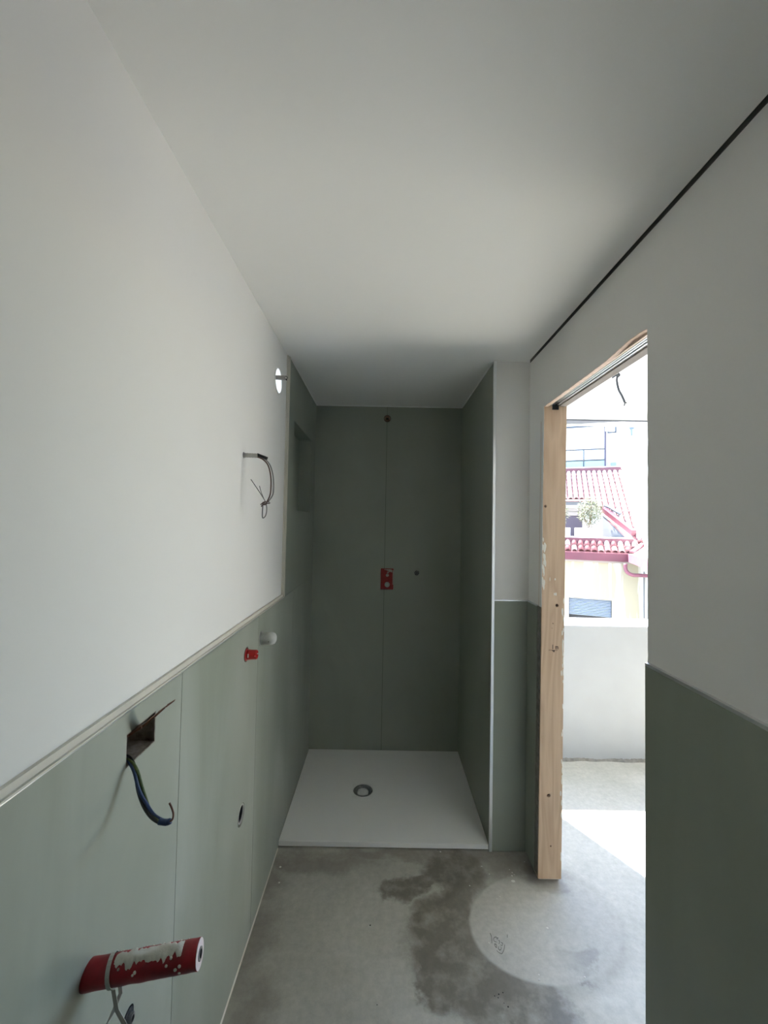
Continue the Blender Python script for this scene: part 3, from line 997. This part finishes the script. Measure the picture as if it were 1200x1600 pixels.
# water stubs
rp = thing('red_plug', 'small bright red plastic plug on a water stub in the green tiles', 'plug', (XL, 1.449, 1.0738))
pr = MB().lathe([(0, 0.0205), (0.002, 0.0205), (0.004, 0.0165), (0.009, 0.0165), (0.0095, 0.0178), (0.0115, 0.0178), (0.012, 0.0165), (0.036, 0.0160), (0.038, 0.0145), (0.030, 0.011), (0.030, 0.0)], (XL, 1.449, 1.0738), (1, 0, 0.03), 24, True, False).build('body', M['red'], rp, smooth=False)
cut(pr, MB().box(XL + 0.033, XL + 0.06, 1.40, 1.50, 1.0715, 1.0765))
MB().box(XL + 0.0095, XL + 0.0135, 1.4305, 1.4335, 1.0695, 1.0815).build('glint', M['foam'], rp)  # pale sliver paints a white reflection on the plug
MB().ring((XL, 1.449, 1.0738), (1, 0, 0), 0.0245, 0.0205, 0.0012).build('seal_or_shade', M['brown_wire'], rp)
wp = thing('white_plug', 'milky white plastic cap on a water stub near the shower', 'plug', (XL, 1.6216, 1.0816))
MB().lathe([(0, 0.0225), (0.024, 0.0225), (0.0245, 0.0235), (0.044, 0.0235), (0.054, 0.020), (0.059, 0.012), (0.060, 0.0)], (XL, 1.6216, 1.0816), (1, 0, 0.05), 24, True, False).build('cap', M['milky'], wp, smooth=True)
MB().ring((XL, 1.6216, 1.0816), (1, 0, 0), 0.0285, 0.0225, 0.0015).build('seal_or_shade', M['conduit'], wp)  # grey ring paints the shadow round the base of the cap
MB().lathe([(0, 0.0028), (0.0012, 0.0028)], (XL + 0.036, 1.5985, 1.077), (0, -1, 0), 8).build('vent_dot', M['conduit'], wp)

# drain pipe in the wall, and the smaller stub below the red pipe
dp = thing('drain_pipe', 'round grey waste pipe end set into the green tiles at knee height', 'pipe', (-0.50, *DRN))
MB().ring((-0.54, DRN[0] + .002, DRN[1] + .002), (1, 0, 0), 0.030, 0.0265, 0.0705, 32).build('pipe', M['milky'], dp, smooth=False)
MB().ring((-0.54, DRN[0] + .002, DRN[1] + .002), (1, 0, 0), 0.0264, 0.0250, 0.066, 32).build('pipe_shade', M['dark_rubber'], dp)  # dark sleeve added to paint the shade inside the pipe
MB().lathe([(0, 0.033), (0.002, 0.033)], (-0.541, *DRN), (1, 0, 0), 24).build('pipe_bottom', M['gap'], dp)
rs = thing('pipe_stub', 'small dark threaded pipe stub at the lower left photo edge', 'pipe', (-0.48, *RNG))
MB().ring((-0.53, *RNG), (1, 0, 0), 0.0165, 0.0105, 0.062, 24).build('sleeve', M['dark_rubber'], rs)
thr = MB()
for k in range(7):
    thr.ring((-0.50 + 0.006 * k, *RNG), (1, 0, 0), 0.0100, 0.0075, 0.003, 20)
thr.ring((-0.53, *RNG), (1, 0, 0), 0.0085, 0.006, 0.070, 20)
thr.build('thread', M['steel'], rs)

# insulated red pipe with its strap
rpipe = thing('red_pipe', 'plaster-smeared red insulated pipe sticking out of the lower left tiles', 'pipe', (XL, 0.695, 0.79))
A0, A1 = Vector((XL - 0.005, 0.6955, 0.7905)), Vector((-0.2965, 0.716, 0.8065))
ax = (A1 - A0).normalized()
Lp = (A1 - A0).length
sl_ = MB()
prof = []
for k in range(41):
    h = Lp * k / 40
    prof.append((h, 0.0205 + 0.0011 * noise.noise(Vector((h * 60, 0, 3)))))
sl_.lathe([(-0.012, 0.0205)] + prof + [(Lp, 0.0085), (Lp - .02, 0.0085)], A0, ax, 32, True, False)
so = sl_.build('sleeve', [M['rubber_red']], rpipe, smooth=True)
MB().ring(A0 + ax * (Lp - 0.002), ax, 0.0200, 0.0095, 0.0028, 32).build('foam_end', M['foam'], rpipe)
MB().ring(A0 + ax * (Lp - 0.03), ax, 0.0095, 0.0060, 0.0325, 24).build('inner_pipe', M['steel'], rpipe)
MB().lathe([(0, 0.006), (0.001, 0.006)], A0 + ax * (Lp - 0.012), ax, 16).build('bore', M['gap'], rpipe)
pl = MB()
up = Vector((0, 0, 1))
sd_ = ax.cross(up).normalized()
upn = sd_.cross(ax).normalized()
# lumpy plaster crust along the top of the sleeve
n_h, n_a = 46, 12
vs, fs = [], []
for i in range(n_h + 1):
    h = Lp * (0.27 + 0.60 * i / n_h)
    env = min(1.0, i / 6, (n_h - i) / 3)
    for j in range(n_a + 1):
        a = (-1 + 2 * j / n_a) * (0.58 + 0.40 * noise.noise(Vector((h * 60, 2, 0))) + 0.42 * noise.noise(Vector((h * 190, 7, 0))))
        edge_ = 1 - abs(-1 + 2 * j / n_a) ** 2
        r = 0.0203 + (0.0032 + 0.003 * noise.noise(Vector((h * 70, a * 2, 0)))) * edge_ * env
        a += 0.15
        vs.append(A0 + ax * h + upn * (r * math.cos(a)) - sd_ * (-r * math.sin(a)))
for i in range(n_h):
    for j in range(n_a):
        a = i * (n_a + 1) + j
        fs.append((a, a + 1, a + n_a + 2, a + n_a + 1))
pl.add(vs, fs)
for k in range(48):
    h = Lp * rnd.uniform(0.25, 0.95)
    a = rnd.uniform(0.6, 1.9) * (-1 if rnd.random() < 0.85 else 1)
    r = rnd.uniform(0.0012, 0.003)
    p = A0 + ax * h + upn * (0.0204 * math.cos(a)) + sd_ * (0.0204 * -math.sin(a) * -1)
    nrm = (upn * math.cos(a) + sd_ * math.sin(a))
    pl.lathe([(0, r), (0.0008, r * .8), (0.0012, r * .2)], p, nrm, 7)
pl.build('plaster_crust', M['putty'], rpipe, smooth=True)
# flat strap looped round the sleeve, its tails crossing below
hs = Lp * 0.20
sp = MB()


def ribbon(pts, wdt, thick, wdir):
    for i in range(len(pts) - 1):
        a, b_ = Vector(pts[i]), Vector(pts[i + 1])
        wa = Vector(wdir[i]) * wdt / 2
        wb_ = Vector(wdir[i + 1]) * wdt / 2
        tn = (b_ - a).cross(wa).normalized() * thick
        sp.add([a - wa, a + wa, b_ + wb_, b_ - wb_, a - wa + tn, a + wa + tn, b_ + wb_ + tn, b_ - wb_ + tn],
               [(0, 1, 2, 3), (7, 6, 5, 4), (0, 3, 7, 4), (1, 5, 6, 2), (0, 4, 5, 1), (3, 2, 6, 7)])


pts, wds = [], []
for k in range(19):
    a = math.radians(-150 + 300 * k / 18)
    pts.append(A0 + ax * (hs + 0.012 * (k / 18)) + upn * (0.0222 * math.cos(a)) + sd_ * (0.0222 * math.sin(a)))
    wds.append(ax)
ribbon(pts, 0.0065, 0.0008, wds)
e0, e1 = pts[0], pts[-1]
fr_, bk_ = (e1, e0) if e1.y < e0.y else (e0, e1)
bk_ = bk_ + ax * 0.010
ribbon([fr_, fr_ + Vector((0.008, -0.002, -0.030)), fr_ + Vector((0.020, 0.002, -0.058)), fr_ + Vector((0.033, 0.006, -0.085)), fr_ + Vector((0.038, 0.008, -0.125)), fr_ + Vector((0.036, 0.010, -0.2))], 0.0065, 0.0008,
       [ax, (0.9, .2, .2), (0.85, .3, .3), (0.9, .2, .3), ax, ax])
ribbon([bk_, bk_ + Vector((0.006, -0.004, -0.025)), bk_ + Vector((0.000, -0.010, -0.045)), bk_ + Vector((-0.010, -0.014, -0.068)), bk_ + Vector((-0.016, -0.016, -0.10)), bk_ + Vector((-0.020, -0.016, -0.18))], 0.0062, 0.0008,
       [ax, (0.9, .3, -.2), (0.7, .6, -.3), (0.35, .9, 0), (0.3, .9, 0), (0.5, .8, 0)])
sp.build('strap', M['strap'], rpipe)

# ------------------------------------------------------------------ shower wall services
sv = thing('shower_valve_box', 'red shower valve housing sunk into the dark green back wall', 'valve box', (0.0355, YB + 0.01, 1.097))
a0, a1, b0, b1 = VALVE
vb = MB().box(a0 + .001, a1 - .001, YB + 0.004, YB + 0.036, b0 + .001, b1 - .001).build('housing', M['red_box'], sv, bevel=0.002)
cut(vb, MB().box(a0 + .006, a1 - .010, YB - 0.01, YB + 0.010, b0 + .006, b1 - .006))
MB().lathe([(0, 0.0180), (0.006, 0.0180), (0.008, 0.014), (0.010, 0.010), (0.010, 0.0)], (0.037, YB + 0.0105, 1.131), (0, -1, 0), 24, True, False).build('cap', M['grey_cap'], sv, smooth=True)
MB().lathe([(0, 0.0105), (0.004, 0.0105), (0.005, 0.006)], (0.037, YB + 0.0105, 1.194), (0, -1, 0), 18).build('screw_boss', M['putty_shaded'], sv)
sm2 = MB()
for (x, z, r) in ((0.03, 1.232, .006), (0.042, 1.230, .009), (0.058, 1.228, .010), (0.066, 1.222, .009), (0.052, 1.221, .007), (0.041, 1.212, .007), (0.020, 1.234, .004)):
    sm2.lathe([(0, r), (0.002, r * .8), (0.003, r * .3)], (x, YB + 0.0104, z), (0, -1, 0), 9)
sm2.box(a1 - .007, a1 - .002, YB + 0.002, YB + 0.006, b0 + .035, b1 - .012)
sm2.build('plaster_smear', M['putty_shaded'], sv)
so_ = thing('shower_outlet', 'brown brass shower outlet in a round hole just below the ceiling', 'water outlet', (OUTLET[0], YB, OUTLET[1]))
MB().ring((OUTLET[0], YB + 0.028, OUTLET[1]), (0, -1, 0), 0.0165, 0.0105, 0.034, 20).build('thread', M['brass'], so_)
MB().ring((OUTLET[0], YB + 0.001, OUTLET[1]), (0, -1, 0), 0.0245, 0.0185, 0.002, 20).build('rim', M['brown_wire'], so_)
MB().lathe([(0, 0.0105), (0.002, 0.0105)], (OUTLET[0], YB + 0.02, OUTLET[1]), (0, -1, 0), 14).build('bore', M['gap'], so_)
wpq = thing('hose_plug', 'small dark hexagonal plug on the back wall right of the red housing', 'plug', (PLUG[0], YB, PLUG[1]))
MB().lathe([(0, 0.0165), (0.006, 0.0165), (0.008, 0.014)], (PLUG[0], YB, PLUG[1]), (0, -1, 0), 6).build('hexagon', M['black'], wpq)
MB().ring((PLUG[0], YB - 0.008, PLUG[1]), (0, -1, 0), 0.0095, 0.006, 0.003, 16).build('socket', M['grey_wire'], wpq)

# ------------------------------------------------------------------ loggia ceiling cable
lcab = thing('ceiling_cable', 'grey knotted cable dangling from the white ceiling beyond the doorway', 'cable', (1.233, 2.169, 2.40))
MB().tube([(1.228, 2.169, 2.402), (1.238, 2.169, 2.386), (1.2507, 2.168, 2.3691), (1.2525, 2.166, 2.358), (1.245, 2.166, 2.352)], 0.0036, 8, 5).build('wire', M['dark_rubber'], lcab, smooth=True)
MB().tube([(1.2155, 2.169, 2.3460), (1.226, 2.167, 2.354), (1.240, 2.165, 2.362), (1.252, 2.166, 2.366), (1.252, 2.172, 2.357), (1.242, 2.172, 2.353)], 0.0042, 8, 5).build('knot', M['dark_rubber'], lcab, smooth=True)
MB().tube([(1.243, 2.168, 2.358), (1.2395, 2.168, 2.335), (1.2435, 2.168, 2.305), (1.2515, 2.168, 2.277), (1.265, 2.168, 2.253), (1.2770, 2.168, 2.227), (1.2805, 2.168, 2.217)], 0.0056, 8, 5).build('cable', M['dark_rubber'], lcab, smooth=True)
MB().tube([(1.280, 2.168, 2.219), (1.2825, 2.168, 2.210), (1.2785, 2.168, 2.197)], 0.0030, 8, 4).build('wire_end', M['dark_rubber'], lcab, smooth=True)
MB().tube([(1.280, 2.169, 2.217), (1.2855, 2.169, 2.2155), (1.292, 2.169, 2.211)], 0.003, 8, 4).build('wire_end', M['dark_rubber'], lcab, smooth=True)

# ------------------------------------------------------------------ the street side: houses beyond the loggia
PH = math.radians(22)
HE = Vector((math.cos(PH), -math.sin(PH), 0))
HN = Vector((math.sin(PH), math.cos(PH), 0))
HO = Vector((6.5, 12.0, 0))


def hw(x, y, z):
    return HO + HE * x + HN * y + Vector((0, 0, z))


struct(MB().box(-120, 120, 3.3, 160, -9.2, -9.0).build('ground', M['street']))

house = thing('tiled_house', 'white rendered house with red gutters and a tiled roof terrace', 'building', hw(0, 0, -9))
mb = MB().box(-6, 1.05, 0.0, 0.25, -9, 0.62, hw)
fw = mb.build('wall', M['facade'], house)
cut(fw, MB().box(-0.942, 0.192, -0.1, 0.14, -1.75, -0.54, hw))
MB().prism([hw(1.05, 4.45, -9), hw(1.05, 4.45, 3.9), hw(1.05, 0.1, 3.9), hw(1.05, -2.6, 6.4), hw(1.05, -5.5, 3.9), hw(1.05, -5.5, -9)], HE * 0.4).build('gable_wall_raised', M['white_wall'], house)  # peak beyond view is added, raised to bounce sunlight towards the doorway
MB().box(-6, 1.05, 0.25, 4.4, -9, 0.55, hw).build('core', M['white_wall'], house)
win = MB().box(-0.942, 0.192, 0.10, 0.135, -1.75, -0.54, hw).build('window', M['gap'], house)
for k in range(11):
    z = -0.545 - 0.046 * k
    MB().prism([hw(-0.93, 0.060, z), hw(-0.93, 0.050, z - 0.018), hw(-0.93, 0.060, z - 0.036), hw(-0.93, 0.072, z - 0.036), hw(-0.93, 0.072, z)], HE * 1.11).build('slat', M['shutter'], win)
MB().box(-0.942, -0.93, 0.04, 0.1, -1.7, -0.54, hw).box(0.18, 0.192, 0.04, 0.1, -1.7, -0.54, hw).box(-0.942, 0.192, 0.03, 0.1, -0.552, -0.535, hw).build('guide_frame', M['rail'], win)
MB().box(-0.98, 0.23, -0.05, 0.1, -1.78, -1.74, hw).build('sill', M['white_wall'], win)
# gutters
MB().box(-6, 0.62, -0.14, 0.0, 0.605, 0.83, hw).build('gutter', M['red_metal'], house)
MB().box(-6, 1.05, -0.05, 0.05, 0.545, 0.605, hw).build('cornice', M['beige_panel'], house)
MB().box(0.58, 0.72, -5.5, -0.14, 0.61, 0.84, hw).build('gutter', M['pink_metal'], house)
MB().prism([hw(0.72, -5.5, 0.82), hw(1.05, -5.5, 1.04), hw(1.05, -5.5, 0.62), hw(0.72, -5.5, 0.62)], HN * 5.8).build('side_eave', M['white_wall'], house)
MB().tube([hw(0.50, -0.25, 0.56), hw(0.50, -0.25, 0.42), hw(0.56, -0.25, 0.31), hw(0.68, -0.25, 0.255), hw(0.85, -0.2, 0.25), hw(1.05, -0.2, 0.25)], 0.05, 10, 4).build('downpipe', M['pink_metal'], house, smooth=True)
MB().tube([hw(0.985, -0.05, 0.35), hw(0.985, -0.05, -3)], 0.012, 6, 0).build('wall_cable', M['rail'], house)
# roof: boards below, single barrel tiles above
RZ, RT = 0.875, 0.70


def rs_(x, y, dz=0.0):
    return hw(x, y, RZ + RT * y + dz)


roof = MB()
for (pa) in ([(-6, -0.02), (0.66, -0.02), (1.05, 0.30), (1.05, 0.46), (-6, 0.46)], [(-6, 2.42), (1.05, 2.42), (1.05, 4.3), (-6, 4.3)], [(0.78, 0.46), (1.05, 0.46), (1.05, 2.42), (0.10, 2.42), (0.12, 1.70)]):
    roof.prism([rs_(x, y, -0.03) for x, y in pa], (0, 0, -0.06))
ro = roof.build('roof', M['terracotta'], house)
PIT = 0.178
tl = MB()
sg = 7
for (h0, r) in ((0.0, 0.078), (0.30, 0.064)):
    for k in range(sg + 1):
        a = math.pi * k / sg
        tl.v.append(Vector((r * math.cos(a), h0, r * math.sin(a))))
for k in range(sg + 1):
    a = math.pi * k / sg
    tl.v.append(Vector((0.064 * math.cos(a), 0.0, 0.064 * math.sin(a))))
for k in range(sg):
    tl.f.append([k, k + 1, sg + 1 + k + 1, sg + 1 + k])
    tl.f.append([k, 2 * (sg + 1) + k, 2 * (sg + 1) + k + 1, k + 1])
tl.mi = [0] * len(tl.f)
tile_me = bpy.data.meshes.new('roof_tile')
tile_me.from_pydata([tuple(v) for v in tl.v], [], tl.f)
tile_mats = []
for nm, c in (('tile_pink', (0.24, 0.12, 0.115)), ('tile_red', (0.13, 0.045, 0.046)), ('tile_pale', (0.36, 0.28, 0.26)), ('tile_bleached', (0.30, 0.195, 0.185))):
    tile_mats.append(mat(nm, c, 0.9, var=0.2, vscale=9))
tmeshes = []
for mm in tile_mats:
    q = tile_me.copy()
    q.materials.append(mm)
    for f in q.polygons:
        f.use_smooth = True
    tmeshes.append(q)
bpy.data.meshes.remove(tile_me)
sl_up = (HN + Vector((0, 0, RT))).normalized()
zx = HE.cross(sl_up).normalized()
R3 = Matrix((HE, sl_up, zx)).transposed().to_4x4()
roff = ro.parent.location
rt_i = 0
for ci in range(-4, 16):
    x = -0.97 + PIT * ci
    yy = 0.0
    for r_ in range(26):
        step = 0.19 if yy < 0.4 else 0.235
        y = yy
        yy += step
        if y > 3.9:
            break
        ok = (y < 0.35 and x < 0.66 + 1.1 * y) or (y > 2.38 and x < 1.02) or (0.3 < y <= 2.38 and x < 1.02 and x > (0.86 - (y - 0.5) * 0.60))
        if not ok:
            continue
        o = bpy.data.objects.new('roof_tile', tmeshes[rnd.choice((2, 2, 3, 3, 3) if y > 0.5 else (0, 1, 1, 0, 3))])
        p = rs_(x, y, -0.02 + rnd.uniform(-.004, .004))
        o.parent = ro
        o.matrix_local = Matrix.Translation(p - roff) @ R3
        COL.objects.link(o)
# terrace cut into the roof
MB().box(-6, 0.80, 0.37, 0.74, 0.95, 1.25, hw).build('terrace_curb', M['red_metal'], house)
MB().box(-6, 0.80, 0.40, 0.80, 1.25, 1.275, hw).build('curb_cap', M['white_wall'], house)
MB().box(-6, 0.55, 0.80, 2.8, 0.95, 1.05, hw).build('terrace_floor', M['beige_panel'], house)
MB().box(-6, 1.05, 2.80, 3.0, 0.95, 2.37, hw).build('terrace_wall', M['white_wall'], house)
MB().box(-6, 0.62, 2.45, 2.80, 2.375, 2.50, hw).build('eave_board', M['gray_wall'], house)
MB().box(-6, 0.30, 2.36, 2.46, 2.50, 2.545, hw).build('eave_gutter', M['white_wall'], house)
MB().box(-1.9, -0.40, 2.70, 2.80, 1.05, 1.985, hw).build('terrace_door', M['mauve'], house)
MB().box(-1.9, -0.40, 2.66, 2.80, 1.99, 2.13, hw).box(-1.9, -0.40, 2.66, 2.80, 2.14, 2.265, hw).build('awning_box', M['beige_panel'], house)
ck = MB()
p0, p1 = rs_(0.79, 0.62, 0.03), rs_(0.12, 1.66, 0.03)
dirn = (p1 - p0)
side = Vector((-dirn.y, dirn.x, 0)).normalized()
if side.dot(HE) < 0:
    side = -side
ck.prism([p0, p1, Vector((p1.x, p1.y, 1.0)), Vector((p0.x, p0.y, 1.0))], side * 0.05)
ck.build('cheek_wall', M['gray_wall'], house)
MB().prism([p0 - side * .01, p0 + side * .16, p1 + side * .16, p1 - side * .01], (0, 0, 0.17)).build('verge_flashing', M['red_metal'], house)
MB().prism([p0 - side * .03, p0 - side * .005, p1 - side * .005, p1 - side * .03], (0, 0, -0.05)).build('verge_strip', M['white_wall'], house)
MB().box(-6, 1.02, 4.12, 4.42, 3.66, 3.90, hw).build('ridge_flashing', M['red_metal'], house)
MB().tube([hw(0.20, 1.9, 2.33), hw(0.35, 1.75, 2.25), hw(0.50, 1.55, 2.12), hw(0.62, 1.45, 2.02)], 0.05, 8, 3).build('roof_pipe', M['gray_wall'], house)
MB().prism([rs_(0.62, -0.05, .02), rs_(0.74, -0.05, .02), rs_(1.06, 0.27, .02), rs_(0.98, 0.31, .02)], (0, 0, 0.05)).build('valley_flashing', M['red_metal'], house)

# planters with shrubs on the terrace
def planter(x0, x1, label):
    t = thing('planter_box', label, 'planter', hw((x0 + x1) / 2, 1.37, 1.05), 'white planters on the roof terrace')
    b = MB().box(x0, x1, 1.2, 1.55, 1.05, 1.55, hw).build('box', M['white_wall'], t)
    MB().box(x0 + .03, x1 - .03, 1.23, 1.52, 1.545, 1.556, hw).build('soil', M['stem'], t)
    return t


planter(-0.707, 0.018, 'white planter box under the large bush on the roof terrace')
planter(-1.75, -0.86, 'white planter box at the left end of the roof terrace, beside the post')


def shrub(cx, cy, rx, rz, n, label, seed):
    rr = random.Random(seed)
    t = thing('terrace_bush', label, 'bush', hw(cx, cy, 1.55), 'bushes on the roof terrace')
    s = MB()
    for k in range(5):
        s.tube([hw(cx + rr.uniform(-.06, .06), cy, 1.562), hw(cx + rr.uniform(-rx, rx) * .5, cy + rr.uniform(-.1, .1), 1.55 + rz * .8), hw(cx + rr.uniform(-rx, rx) * .8, cy + rr.uniform(-.1, .1), 1.55 + rz * 1.5)], 0.012, 5, 3)
    s.build('stem', M['stem'], t)
    l = MB()
    for k in range(n):
        while True:
            q = Vector((rr.uniform(-1, 1), rr.uniform(-1, 1), rr.uniform(-1, 1)))
            if q.length < 1 + 0.15 * rr.random():
                break
        p = hw(cx + q.x * rx, cy + q.y * rx * .7, 1.63 + rz * (1 + q.z))
        d = Vector((rr.gauss(0, 1), rr.gauss(0, 1), rr.gauss(0.3, 1))).normalized()
        e = d.orthogonal().normalized()
        sz = rr.uniform(0.03, 0.055)
        l.add([p - e * sz * .3, p + d * sz, p + e * sz * .3, p + d * sz * 1.9], [(0, 1, 3), (1, 2, 3), (0, 2, 1)])
    o = l.build('foliage', M['leaf'], t)
    o['kind'] = 'stuff'


shrub(-0.27, 1.37, 0.36, 0.47, 1500, 'large olive green bush in the middle planter of the roof terrace', 3)
shrub(-1.17, 1.37, 0.24, 0.40, 700, 'partly hidden bush at the left end of the terrace, behind the post', 5)

# pale building behind with a glass balcony
bb = thing('balcony_building', 'bright white building with glazed balcony rising behind the tiled roof', 'building', hw(0, 9.4, -9))
MB().box(-9, 7, 9.6, 10.2, -9, 9.5, hw).build('wall', M['white_wall'], bb)
MB().box(-7, 1.08, 8.95, 9.6, 6.64, 6.85, hw).build('upper_slab', M['white_wall'], bb)
MB().box(-7, 1.02, 8.93, 8.97, 6.57, 6.66, hw).build('drip_edge', M['rail'], bb)
MB().box(-9, 6, 8.7, 9.6, 4.0, 4.55, hw).build('balcony_slab', M['white_wall'], bb)
MB().box(1.0, 1.085, 8.96, 9.04, 4.55, 6.64, hw).build('post', M['mauve'], bb)
MB().box(1.03, 1.20, 8.94, 9.06, 6.30, 6.64, hw).build('bracket', M['conduit'], bb)
MB().tube([hw(1.50, 9.0, 6.75), hw(1.50, 9.0, 6.28), hw(1.46, 9.0, 6.25), hw(1.15, 9.0, 6.25)], 0.038, 8, 2).build('rain_pipe', M['rail'], bb)
MB().tube([hw(-4, 8.95, 5.47), hw(1.0, 8.95, 5.45)], 0.034, 6, 0).build('top_rail', M['rail'], bb)
MB().tube([hw(-4, 8.95, 4.90), hw(1.0, 8.95, 4.92)], 0.032, 6, 0).build('mid_rail', M['rail'], bb)
for x in (0.09, -1.0, -2.1):
    MB().tube([hw(x, 8.95, 4.55), hw(x, 8.95, 5.46)], 0.028, 6, 0).build('baluster', M['rail'], bb)
MB().box(-4, 1.0, 8.98, 8.995, 4.56, 4.90, hw).build('glass_panel', M['glass'], bb)
MB().box(1.28, 1.52, 8.95, 9.1, 4.55, 4.78, hw).build('meter_box', M['shutter'], bb)
MB().tube([hw(1.20, 9.55, 4.6), hw(1.20, 9.55, 6.6)], 0.022, 6, 0).build('wall_cable', M['conduit'], bb)
MB().tube([hw(1.95, 9.5, 4.7), hw(1.95, 9.5, 6.6)], 0.018, 6, 0).build('wall_cable', M['conduit'], bb)
MB().tube([hw(1.80, 9.5, 5.55), hw(2.28, 9.5, 6.10), hw(2.45, 9.5, 6.12), hw(2.5, 9.5, 5.9)], 0.03, 6, 0).build('awning_arm', M['conduit'], bb)
MB().box(2.22, 2.29, 9.45, 9.6, 6.15, 6.55, hw).box(2.16, 2.36, 9.45, 9.6, 6.48, 6.60, hw).build('wall_lamp', M['shutter'], bb)
